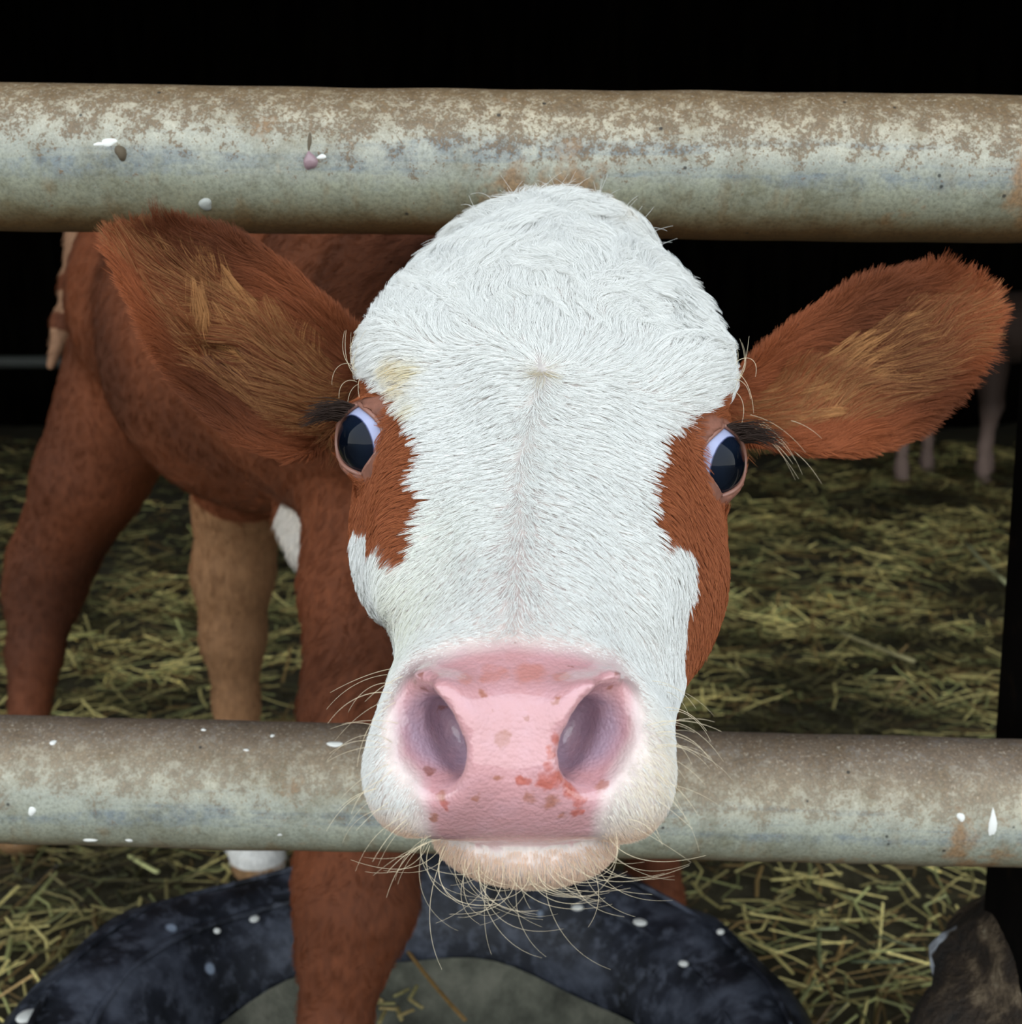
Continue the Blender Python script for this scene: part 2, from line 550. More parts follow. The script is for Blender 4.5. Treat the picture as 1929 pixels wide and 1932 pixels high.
LEG = {}
BODY = []
def chain(*nodes):
    nodes = [(np.asarray(a, float), r) for a, r in nodes]
    for (a, ra), (b, rb) in zip(nodes[:-1], nodes[1:]):
        BODY.append((a, ra, b, rb))
def trunk_nodes():
    chain(((0.012, .665, .715), .078), ((-.03, .86, .750), .096), ((-.08, 1.06, .775), .125), ((-.11, 1.20, .735), .165))
    chain(((-.11, 1.20, .735), .165), ((-.27, 1.42, .738), .182), ((-.41, 1.66, .785), .160), ((-.425, 1.80, .80), .138))
trunk_nodes()
N_TRUNK = len(BODY)
LEGS = [
    [(W(268, 700, 1.70), .104), (W(172, 900, 1.74), .074), (W(98, 1060, 1.80), .058), (W(82, 1120, 1.81), .052), (W(66, 1230, 1.80), .036), (W(50, 1400, 1.78), .026), (W(42, 1490, 1.78), .032), (W(40, 1560, 1.77), .040)],
    [(W(470, 800, 1.52), .090), (W(452, 950, 1.60), .056), (W(440, 1080, 1.63), .050), (W(440, 1200, 1.65), .040), (W(446, 1330, 1.67), .027), (W(468, 1500, 1.68), .026), (W(478, 1580, 1.68), .032), (W(488, 1622, 1.66), .036)],
    [(W(745, 860, 1.16), .095), (W(690, 1100, 1.12), .056), (W(676, 1350, 1.06), .047), (W(672, 1620, 1.01), .0445), (W(672, 1705, 1.0), .046), (W(650, 1800, 1.0), .034), (W(632, 1932, 1.0), .0255), (W(620, 2120, 1.0), .027), (W(612, 2210, .99), .034), (W(608, 2290, .97), .040)],
    [((.02, 1.26, .66), .095), ((.10, 1.33, .44), .052), ((.145, 1.37, .31), .043), ((.16, 1.38, .20), .028), ((.17, 1.39, .12), .027), ((.17, 1.385, .075), .034), ((.17, 1.37, .035), .038)],
]
for L_ in LEGS:
    chain(*L_)
chain((W(150, 425, 1.84), .020), (W(145, 540, 1.82), .020), (W(122, 610, 1.81), .015), (W(96, 690, 1.80), .006))

chain((W(548, 980, 1.25), .018), (W(585, 1040, 1.20), .022))
HEADC = hp(0, -.05, .15)
def body_sdf(p):
    d = None
    for i, (a, ra, b, rb) in enumerate(BODY):
        c = capsule(p, a, ra, b, rb)
        d = c if d is None else smin(d, c, .05 if i < N_TRUNK else .022)
    return np.maximum(d, -p[:, 2] + .001)

def calf_parts(p):
    d = body_sdf(p)
    e0 = np.full(len(p), 9.0); e1 = e0.copy(); h = e0.copy()
    m = np.linalg.norm(p - HEADC, axis=1) < 0.42
    if m.any():
        q = p[m]
        h[m] = head_sdf(q)
        e0[m] = ear_sdf(EARS[0], q)
        e1[m] = ear_sdf(EARS[1], q)
    return d, h, e0, e1

def calf_sdf(p):
    out = np.empty(len(p))
    for i in range(0, len(p), 200000):
        d, h, e0, e1 = calf_parts(p[i:i + 200000])
        x = smin(d, h, .03)
        x = smin(x, e0, .012)
        out[i:i + 200000] = smin(x, e1, .012)
    return out

def surface_nets(f, lo, hi, h, levels):
    H = h * 2 ** levels
    n = np.ceil((np.array(hi) - lo) / H).astype(int)
    g = np.stack(np.meshgrid(*[np.arange(k) for k in n], indexing='ij'), -1).reshape(-1, 3)
    s = H
    offs = np.array([[i, j, k] for i in (0, 1) for j in (0, 1) for k in (0, 1)])
    for lv in range(levels + 1):
        c = lo + (g + 0.5) * s
        g = g[np.abs(f(c)) < s * 0.87 * 1.5 + .001]
        if lv < levels:
            g = (g[:, None, :] * 2 + offs[None]).reshape(-1, 3)
            s /= 2
    # corners
    N = (n * 2 ** levels + 3).astype(np.int64)
    key = lambda a: (a[:, 0].astype(np.int64) * N[1] + a[:, 1]) * N[2] + a[:, 2]
    corners = (g[:, None, :] + offs[None]).reshape(-1, 3)
    uk, idx, inv = np.unique(key(corners), return_index=True, return_inverse=True)
    cp = corners[idx]
    val = f(lo + cp * s)
    cv = val[inv].reshape(-1, 8)
    neg = cv < 0
    act = neg.any(1) & ~neg.all(1)
    g = g[act]; cv = cv[act]; neg = neg[act]
    E = [(a, b) for a in range(8) for b in range(a + 1, 8) if np.abs(offs[a] - offs[b]).sum() == 1]
    acc = np.zeros((len(g), 3)); cnt = np.zeros(len(g))
    for a, b in E:
        m = neg[:, a] != neg[:, b]
        t = np.where(m, cv[:, a] / np.where(m, cv[:, a] - cv[:, b], 1), 0)
        pt = offs[a] + t[:, None] * (offs[b] - offs[a])
        acc += pt * m[:, None]; cnt += m
    verts = lo + (g + acc / cnt[:, None]) * s
    ck = key(g)
    o = np.argsort(ck); cks = ck[o]
    def find(a):
        k = key(a)
        i = np.clip(np.searchsorted(cks, k), 0, len(cks) - 1)
        return np.where(cks[i] == k, o[i], -1)
    quads = []
    for ax in range(3):
        b, c = (ax + 1) % 3, (ax + 2) % 3
        far = int(np.where((offs == np.eye(3, dtype=int)[ax]).all(1))[0][0])
        m = neg[:, 0] != neg[:, far]
        base = g[m]
        eb, ec = np.eye(3, dtype=int)[b], np.eye(3, dtype=int)[c]
        q = np.stack([np.where(m)[0], find(base - eb), find(base - eb - ec), find(base - ec)], 1)
        ok = (q >= 0).all(1)
        fl = neg[m][:, 0]
        q = np.where(fl[:, None], q, q[:, ::-1])[ok]
        quads.append(q)
    return verts, np.concatenate(quads)

def sdf_grad(f, p, e=.0012):
    g = np.stack([f(p + np.eye(3)[i] * e) - f(p - np.eye(3)[i] * e) for i in range(3)], 1)
    return g / np.maximum(np.linalg.norm(g, axis=1), 1e-9)[:, None]

# ------------------------------------------------------------------ the calf: hide colours
V, Q = surface_nets(calf_sdf, np.array([-1.0, .25, -.02]), np.array([.40, 2.12, 1.02]), .0022, 4)
fn = np.cross(V[Q[:, 2]] - V[Q[:, 0]], V[Q[:, 3]] - V[Q[:, 1]])
FA = np.linalg.norm(fn, axis=1) / 2
VN = np.zeros_like(V)
for k in range(4):
    for c in range(3):
        VN[:, c] += np.bincount(Q[:, k], fn[:, c], len(V))
VN /= np.maximum(np.linalg.norm(VN, axis=1), 1e-12)[:, None]

def trace(px, py, f=None):
    """Where the line of sight through (px, py) of the photograph meets the head."""
    f = f or head_sdf
    d = nrm(W(px, py, 1.0) - CAMLOC)
    t, best = .30, (9, None)
    for _ in range(70):
        p = CAMLOC + d * t
        s = float(f(p[None])[0])
        if abs(s) < best[0]:
            best = (abs(s), p)
        if s < .0003 or t > .75:
            break
        t += max(s * .7, .0003)
    return best[1]

def wphi(p):
    q = hl(p)
    return np.stack([q[:, 2], np.arctan2(q[:, 0], q[:, 1] + .06)], 1)

def in_poly(pts, poly):
    x, y = pts[:, 0], pts[:, 1]
    ins = np.zeros(len(pts), bool)
    n = len(poly)
    for i in range(n):
        x0, y0 = poly[i]; x1, y1 = poly[(i + 1) % n]
        if y0 == y1: continue
        c = ((y0 > y) != (y1 > y)) & (x < (x1 - x0) * (y - y0) / (y1 - y0) + x0)
        ins ^= c
    return ins

def poly_dist(pts, poly):
    d = np.full(len(pts), 9.)
    n = len(poly)
    for i in range(n):
        a, b = np.array(poly[i]), np.array(poly[(i + 1) % n])
        ab = b - a
        t = np.clip(((pts - a) @ ab) / max(ab @ ab, 1e-12), 0, 1)
        d = np.minimum(d, np.linalg.norm(pts - (a + t[:, None] * ab), axis=1))
    return np.where(in_poly(pts, poly), -d, d)

# brown patches round the eyes, held in head coordinates (length along the face, angle round it)
PL = [(668, 680), (700, 722), (745, 752), (772, 785), (790, 825), (798, 880), (800, 950), (792, 1000), (775, 1040), (745, 1070), (722, 1050), (700, 1022), (684, 995), (668, 970)]
PR = [(1398, 745), (1392, 775), (1335, 772), (1284, 796), (1244, 838), (1224, 890), (1222, 925), (1234, 965), (1224, 990), (1246, 1018), (1286, 1034), (1310, 1042), (1304, 1110), (1296, 1160), (1292, 1235)]
def patch(P, sgn):
    a = wphi(np.array([trace(*p) for p in P]))
    return np.concatenate([a, [[a[-1, 0] - .004, sgn * 2.6], [a[0, 0] + .02, sgn * 2.6]]])
PATCH_L, PATCH_R = patch(PL, -1), patch(PR, 1)

# bare nose, in the muzzle's own plane
def mz(p):
    q = p - MUZ_C
    return np.stack([q @ MU, q @ MV], 1)
NOSE = [(790, 1262), (880, 1232), (970, 1222), (1080, 1234), (1165, 1262), (1195, 1300), (1192, 1390), (1160, 1445), (1140, 1490), (1122, 1540), (1116, 1590), (970, 1594), (826, 1588), (808, 1530), (795, 1470), (758, 1425), (745, 1330), (765, 1280)]
NOSE_P = mz(np.array([trace(*p) for p in NOSE]))

n_h, n_b, n_m = SinNoise(1), SinNoise(2), SinNoise(3)
WHITE = np.array([.86, .86, .83])
BROWN = np.array([.185, .052, .018])

def regions(p):
    """0 trunk and legs, 1 head, 2 and 3 the ears; and how brown (1) or white (0) the coat is there."""
    d, h, e0, e1 = calf_parts(p)
    reg = np.where(np.minimum(e0, e1) < np.minimum(h, d) + .002, np.where(e0 < e1, 2, 3), np.where(h < d + .004, 1, 0))
    wp = wphi(p)
    br = np.ones(len(p), bool)
    m = reg == 1
    jit = np.stack([.0022 * n_h(p[m], 260), .02 * n_b(p[m], 230)], 1)
    w = wp[m] + jit
    b = in_poly(w, PATCH_L) | in_poly(w, PATCH_R) | ((np.abs(w[:, 1]) > 2.05) & (w[:, 0] > .045))
    q = hl(p[m])
    b |= (q[:, 2] > .13) & (np.abs(w[:, 1]) > 1.78)
    br[m] = b
    return reg, br

REG, BR = regions(V)

def hide_color(p, reg, br, mzd):
    n = len(p)
    c = np.tile(BROWN, (n, 1))
    z = p[:, 2]
    a = np.clip(.5 + .35 * n_b(p, 28), 0, 1)[:, None]
    c = c * (.55 + .55 * a + .35 * np.clip(.5 + .4 * n_m(p, 11), 0, 1)[:, None])
    # trunk: pale belly and chest, tan far hind leg lightened as if lit, white feet
    t = reg == 0
    c[t] *= .82  # trunk and legs darkened in colour to stand in for the barn's shade
    leg2 = np.min([capsule(p, np.asarray(x[0]), x[1], np.asarray(y[0]), y[1]) for x, y in zip(LEGS[1][1:-1], LEGS[1][2:])], axis=0) < .012
    c[t & leg2] = (np.array([.30, .15, .068]) * (.8 + .4 * a))[t & leg2]
    belly = t & ((np.linalg.norm(p - W(325, 850, 1.60), axis=1) < .055) | (np.linalg.norm(p - W(580, 1022, 1.22), axis=1) < .045))
    c[belly] = [.66, .60, .53]
    ft = t & (z < .13) & (p[:, 0] < -.2)
    c[ft] = [.78, .76, .72]
    c[t & (z < .045)] = [.30, .17, .08]
    tail = t & (np.min([capsule(p, x[0], x[1], x[2], x[3]) for x in BODY[-4:-1]], axis=0) < .004)
    c[tail] = [.30, .16, .09]
    w = (reg == 1) & ~br
    c[w] = WHITE * .93
    return c

_vn_tree = None
def VNZ(p):
    return VN[:, 2] if len(p) == len(V) else np.zeros(len(p))

MZD = np.full(len(V), 1.0)
front = (REG == 1) & (np.linalg.norm(V - MUZ_C, axis=1) < .075) & ((V - MUZ_C) @ MZ < .012)
MZD[front] = poly_dist(mz(V[front]), NOSE_P)
CHIN = (W(992, 1572, .425), (MU, MV, MZ), (.0315, .0155, .034))
def on_chin(p):
    return (ellipsoid(p, *CHIN) < .0012) & ((p - CHIN[0]) @ MV < .0135)
MZD[on_chin(V)] = .02
HC = hide_color(V, REG, BR, MZD)
# pink skin: the nose, and showing faintly through the short hair of the bridge and muzzle
PINK = np.array([.54, .275, .285])
q_ = hl(V)
fade = np.clip(1 - (MZD + .002) / .008, 0, 1)[:, None]
HC = HC * (1 - fade) + PINK * fade
bridge = ((REG == 1) & ~BR)[:, None] * np.exp(-((q_[:, 0:1] + .002) / .016) ** 2 - ((q_[:, 2:3] - .035) / .045) ** 2)
HC = HC * (1 - .75 * bridge) + np.array([.50, .25, .24]) * .75 * bridge
under = ((REG == 1) & ~BR)[:, None] * .8 * np.clip((MZD + .001) / .004, 0, 1)[:, None]
HC = HC * (1 - under) + (np.array([.44, .38, .35]) + np.array([.20, .14, .12]) * np.clip((.03 - q_[:, 2:3]) / .02, 0, 1)) * under
for N in NOSTR:       # the lining of the nostrils is set to a darker mauve
    k = np.linalg.norm(V - (N['c'] + CZ * .014 - CX * N['s'] * .0026), axis=1)
    f = (np.clip(1 - (k - .013) / .006, 0, 1) * (MZD < .006))[:, None]
    HC = HC * (1 - f) + np.array([.36, .245, .31]) * f
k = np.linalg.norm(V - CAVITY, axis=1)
f = np.clip(1.6 - k / .010, 0, 1)[:, None]      # shade of the ear hollow, painted into the hide colour
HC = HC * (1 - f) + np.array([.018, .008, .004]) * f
BARE = np.clip(1 - (MZD - .0005) / .003, 0, 1)
for E in EYES:        # bare lids
    k = np.linalg.norm(V - E['c'], axis=1)
    x, y = (V - E['c']) @ E['e2'], (V - E['c']) @ E['e1']
    o_ = np.maximum(np.abs(x - .0008) / .0165, np.abs(y) / .0172)
    f = (np.clip(1 - (o_ - .98) / .10, 0, 1) * (k < .024))[:, None]
    HC = HC * (1 - f) + np.array([.21, .085, .055]) * f

def hide_mat():
    k = NT('hide')
    c = k.coord()
    col = k.attr('hide_colour')['Color']
    bare = k.attr('bare')['Fac']
    # freckles and chafed patches on the nose, each at its own place
    base = col
    warp = k.n('ShaderNodeVectorMath', operation='MULTIPLY_ADD')
    nz = k.n('ShaderNodeTexNoise'); k.l(c, nz.inputs['Vector']); nz.inputs['Scale'].default_value = 260; nz.inputs['Detail'].default_value = 3
    k.l(nz.outputs['Color'], warp.inputs[0]); warp.inputs[1].default_value = (.006,) * 3
    sub = k.n('ShaderNodeVectorMath', operation='ADD'); k.l(c, sub.inputs[0]); sub.inputs[1].default_value = (-.003,) * 3
    k.l(sub.outputs[0], warp.inputs[2])
    red, tan, dark = (.42, .085, .05), (.36, .135, .085), (.22, .07, .045)
    spots = [(950, 1393, 16, tan), (1047, 1392, 13, red), (1043, 1420, 12, red), (1036, 1446, 11, red), (1030, 1475, 18, red), (1055, 1470, 18, red), (1078, 1488, 17, red), (1095, 1512, 13, red),
             (1133, 1483, 14, tan), (1090, 1534, 13, red), (1040, 1512, 15, tan), (1000, 1508, 12, tan), (985, 1472, 12, red), (1060, 1540, 10, tan), (832, 1500, 13, tan), (842, 1520, 12, red), (818, 1542, 11, tan), (898, 1505, 7, tan),
             (880, 1492, 6, tan), (940, 1468, 9, tan), (912, 1307, 9, tan), (1046, 1321, 8, tan), (995, 1352, 6, tan), (932, 1340, 5, tan), (800, 1300, 10, dark), (832, 1338, 9, dark), (812, 1455, 10, dark), (1168, 1272, 9, dark), (1150, 1300, 8, tan), (792, 1272, 9, dark),
             (930, 1270, 26, (.50, .20, .17)), (1000, 1268, 30, (.50, .20, .17)), (880, 1280, 18, (.52, .22, .19)), (1060, 1275, 18, (.52, .22, .19)), (970, 1215, 5, dark), (1025, 1210, 4, dark), (1080, 1255, 4, dark)]
    for px, py, r, cc in spots:
        p = trace(px, py)
        v = k.n('ShaderNodeVectorMath', operation='DISTANCE')
        k.l(warp.outputs[0], v.inputs[0]); v.inputs[1].default_value = tuple(p)
        R_ = r / FPX * .385
        m = k.n('ShaderNodeMapRange'); m.interpolation_type = 'SMOOTHSTEP'
        k.l(v.outputs['Value'], m.inputs[0])
        m.inputs[1].default_value = R_ * .65; m.inputs[2].default_value = R_ * 1.35; m.inputs[3].default_value = .82; m.inputs[4].default_value = 0
        base = k.mix(m.outputs[0], base, cc)
    mott = k.noise(c, 140, 4, .6)
    base = k.mix(k.math('MULTIPLY', bare, k.ramp(mott, [(.45, 0.0), (.7, .35)])), base, (.58, .34, .38))
    fur = k.noise(k.mapping(c, (1, 1, .35)), 190, 4, .65)
    base = k.mix(k.math('MULTIPLY', k.math('SUBTRACT', 1, bare), .6), base, k.mix(1.0, base, k.ramp(fur, [(.3, .55), (.7, 1.35)]), 'MULTIPLY'))
    peb = k.voro(c, 820)
    big = k.voro(c, 430)
    hgt = k.math('ADD', k.math('MULTIPLY', peb.outputs['Distance'], -.5), k.math('MULTIPLY', big.outputs['Distance'], -.5))
    hgt = k.mix(bare, k.math('MULTIPLY', fur, 1.0), hgt)
    rough = k.math('MULTIPLY_ADD', bare, -.46, .82)
    k.set(Base_Color=base, Roughness=rough, Normal=k.bump(hgt, .32, .0014), Coat_Weight=k.math('MULTIPLY', bare, 1.0), Coat_Roughness=.06)
    k.b.inputs['Subsurface Weight'].default_value = 0.0
    k.b.inputs['Specular IOR Level'].default_value = .35
    return k.m
M_HIDE = hide_mat()
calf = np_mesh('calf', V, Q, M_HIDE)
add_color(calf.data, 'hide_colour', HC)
_a = calf.data.attributes.new('bare', 'FLOAT', 'POINT')
_a.data.foreach_set('value', BARE.astype(np.float32))
tag(calf, 'red-brown calf with a white face pushing its head between the barrier rails', 'calf')

# ------------------------------------------------------------------ coat
def fur_mat(name, rough=.6):
    k = NT(name)
    return k.set(Base_Color=k.attr('col')['Color'], Roughness=rough, Specular_IOR_Level=.25)
M_FUR = fur_mat('coat_hair')

def hair_object(name, P, R, C, mat, parent):
    """Hair curves from P (n, k, 3) points, R (n, k) radii and C (n, 3) colours."""
    n, k = P.shape[:2]
    hc = bpy.data.hair_curves.new(name)
    hc.add_curves([k] * n)
    hc.attributes['position'].data.foreach_set('vector', np.ascontiguousarray(P, np.float32).ravel()) if 'position' in hc.attributes else hc.position_data.foreach_set('vector', np.ascontiguousarray(P, np.float32).ravel())
    ra = hc.attributes.get('radius') or hc.attributes.new('radius', 'FLOAT', 'POINT')
    ra.data.foreach_set('value', np.ascontiguousarray(R, np.float32).ravel())
    ca = hc.attributes.new('col', 'FLOAT_COLOR', 'CURVE')
    cc = np.ones((n, 4), np.float32); cc[:, :3] = np.clip(C, 0, 1)
    ca.data.foreach_set('color', cc.ravel())
    hc.materials.append(mat)
    o = new_obj(name, hc, parent)
    return o

QC = V[Q].mean(1)
QREG = REG[Q[:, 0]]
QMZ = MZD[Q].min(1)
def roots(weight, n):
    """n random points on the hide, quads chosen with the given weights (times area)."""
    w = weight * FA
    qi = rng.choice(len(Q), n, p=w / w.sum())
    a, b = rng.random((2, n, 1))
    c = Q[qi]
    p = (V[c[:, 0]] * (1 - a) + V[c[:, 1]] * a) * (1 - b) + (V[c[:, 3]] * (1 - a) + V[c[:, 2]] * a) * b
    nn = VN[c[:, 0]] + VN[c[:, 1]] + VN[c[:, 2]] + VN[c[:, 3]]
    return p, nn / np.linalg.norm(nn, axis=1)[:, None]

def tangent(D, N):
    D = D - N * (D * N).sum(1)[:, None]
    return D / np.maximum(np.linalg.norm(D, axis=1), 1e-6)[:, None]

def grow(P, N, D, L, lift0, lift1, k=5, side=None):
    """Curves that leave the hide at lift0 radians above it and lie down to lift1."""
    n = len(P)
    pts = np.empty((n, k, 3)); pts[:, 0] = P - N * .0004
    for i in range(1, k):
        t = (i - .5) / (k - 1)
        a = lift0 + (lift1 - lift0) * t
        a = np.broadcast_to(a, (n,))[:, None]
        d = D * np.cos(a) + N * np.sin(a)
        if side is not None:
            d = d + side * (t * 1.0)
        pts[:, i] = pts[:, i - 1] + d * (L / (k - 1))[:, None]
    return pts

def clump(pts, frac, amount, power=1.5, ncl=None):
    from mathutils.kdtree import KDTree
    n = len(pts)
    g = rng.choice(n, max(int(n * frac), 8), replace=False)
    kd = KDTree(len(g))
    for i, j in enumerate(g):
        kd.insert(pts[j, 0], i)
    kd.balance()
    idx = np.fromiter((kd.find(c)[1] for c in pts[:, 0]), int, n)
    gp = pts[g[idx]]
    t = np.linspace(0, 1, pts.shape[1]) ** power
    am = np.broadcast_to(np.asarray(amount, float), (n,))[:, None] * t
    return pts + (gp - pts) * am[:, :, None], idx

def taper(n, k, r, tip=.25):
    t = np.linspace(1, tip, k)
    return np.broadcast_to(np.asarray(r, float), (n,))[:, None] * t

# --- face
cam_dir = QC - CAMLOC
cam_dir /= np.linalg.norm(cam_dir, axis=1)[:, None]
QN = VN[Q].mean(1)
facing = -(cam_dir * QN).sum(1)
vis_w = np.where(facing > -.15, 1.0, .12)
eye_k = np.ones(len(Q))
for E in EYES:
    x, y = (QC - E['c']) @ E['e2'], (QC - E['c']) @ E['e1']
    k = np.linalg.norm(QC - E['c'], axis=1)
    o_ = np.maximum(np.abs(x - .0008) / .0165, np.abs(y) / .0172)
    eye_k[(k < .026) & (o_ < .99)] = 0
WH = hl(np.array([trace(1020, 690)]))[0]
nf1, nf2, nf3 = SinNoise(21), SinNoise(22), SinNoise(23)

def face_flow(p, q):
    u, w = q[:, 0], q[:, 2]
    um = np.interp(w, [0, .05, .09, WH[2]], [-.001, -.0035, -.006, WH[0]])
    du, dw = u - WH[0], w - WH[2]
    r = np.sqrt(du * du + dw * dw) + 1e-6
    s = np.tanh((u - um) / .005)
    t = np.clip((WH[2] - w) / (WH[2] + .01), 0, 1)
    ax_u = s * (.95 - .25 * t) ; ax_w = -(.30 + .75 * t)
    far = np.clip((np.abs(u - um) - .02) / .03, 0, 1)
    ax_w = ax_w - .3 * far
    rad_u, rad_w = du / r, dw / r
    swirl = .45
    rad_u, rad_w = rad_u - swirl * rad_w * (dw > 0), rad_w + swirl * rad_u * (dw > 0)
    b = np.clip((WH[2] + .004 - w) / .022, 0, 1)
    fu, fw = rad_u * (1 - b) + ax_u * b, rad_w * (1 - b) + ax_w * b
    # tousled crown
    c = np.clip((w - WH[2] - .012) / .03, 0, 1) * np.where(np.abs(u) < .075, 1, .4)
    a = c * (1.15 * nf1(p, 75) + .5 * nf2(p, 170)) + .16 * nf3(p, 150)
    ca, sa = np.cos(a), np.sin(a)
    fu, fw = fu * ca - fw * sa, fu * sa + fw * ca
    return hu * fu[:, None] + ha * fw[:, None], c

n_face = 210000
wt = (QREG == 1) * vis_w * eye_k * np.clip((QMZ + .0022) / .007, 0, 1) ** 1.6 * (hl(QC)[:, 2] < .32) * (np.abs(hl(QC)[:, 0]) < .092)
P, N = roots(wt, n_face)
q = hl(P)
reg, br = regions(P)
D, crown = face_flow(P, q)
md = np.full(len(P), 1.0)
fr = (np.linalg.norm(P - MUZ_C, axis=1) < .08) & ((P - MUZ_C) @ MZ < .015)
md[fr] = poly_dist(mz(P[fr]), NOSE_P)
chin_ = on_chin(P)
md[chin_] = .02
# on the muzzle and chin the coat runs away from the nose and down
mzl = np.clip((.028 - q[:, 2]) / .02, 0, 1)[:, None]
out = (P - W(975, 1400, .40))
D = D * (1 - mzl) + (nrm(np.array([0, 0, -1.])) * .9 + out / np.linalg.norm(out, axis=1)[:, None] * .9) * mzl
D = tangent(D + .10 * rng.normal(size=D.shape), N)
w = q[:, 2]
L = np.interp(w, [-.05, .0, .03, .10, .16, .20, .235, .30], [.0030, .0032, .0050, .0070, .0080, .0105, .0150, .0175])
L *= rng.uniform(.7, 1.25, len(L)) * np.clip(.30 + md / .010, .22, 1)
L = np.where(br, np.minimum(L, .0058), L)
lift0 = np.interp(w, [-.02, .03, .2, .26], [.75, .45, .55, .62]) + rng.normal(0, .08, len(P))
lift1 = np.interp(w, [-.02, .03, .2, .26], [.15, .08, .03, -.22])
pts = grow(P, N, D, L, lift0, lift1)
# waves in the crown
ph = nf2(P, 120) * 3
side = np.cross(D, N)
tt = np.linspace(0, 1, 5)
pts += side[:, None, :] * (np.sin(ph[:, None] + tt * 4.2) - np.sin(ph)[:, None])[:, :, None] * (crown * .0028)[:, None, None]
pts, ci = clump(pts, .085, np.interp(w, [-.02, .02, .08, .25], [.1, .3, .62, .72]))
col = np.where(br[:, None], BROWN * 1.6, WHITE)
lum = rng.uniform(.86, 1.06, (len(P), 1))
col = col * lum
pk = rng.random(len(P))
m = br & (pk < .35); col[m] *= np.array([1.35, 1.5, 1.6])
# tints: peach chin and lip, yellow stain over one eye, greenish cheek
ch = np.clip((-.004 - q[:, 2]) / .02, 0, 1) * np.clip((W(0, 1480, .4)[2] - P[:, 2]) / .012, 0, 1)
ch = np.maximum(ch, chin_ * .95)
col = np.where(br[:, None], col, col * (1 - ch[:, None]) + np.array([.76, .55, .41]) * lum * ch[:, None])
for (px, py), rr, tint, am in (((765, 725), .0050, (.72, .52, .16), .6), ((752, 690), .0042, (.72, .52, .14), .7), ((782, 770), .005, (.75, .62, .28), .5), ((790, 700), .004, (.74, .58, .2), .6), ((760, 1170), .022, (.74, .74, .55), .45), ((820, 1000), .02, (.78, .80, .68), .3), ((1022, 700), .0028, (.45, .34, .15), .8),
                             ((1235, 1480), .02, (.86, .74, .56), .7), ((1185, 432), .009, (.74, .66, .54), .55)):
    k = np.linalg.norm(P - trace(px, py), axis=1)
    f = np.exp(-(k / rr) ** 2)[:, None] * am * (rng.random((len(P), 1)) < .8)
    col = np.where(br[:, None], col, col * (1 - f) + np.array(tint) * f)
rad = np.interp(w, [-.02, .05, .25], [.00008, .00009, .00010]) * rng.uniform(.8, 1.2, len(P))
FACE = (pts, taper(len(P), 5, rad), col)
o = hair_object('face_fur', *FACE, M_FUR, calf)
tag(o, 'short white fur with brown patches round the eyes', kind='stuff')

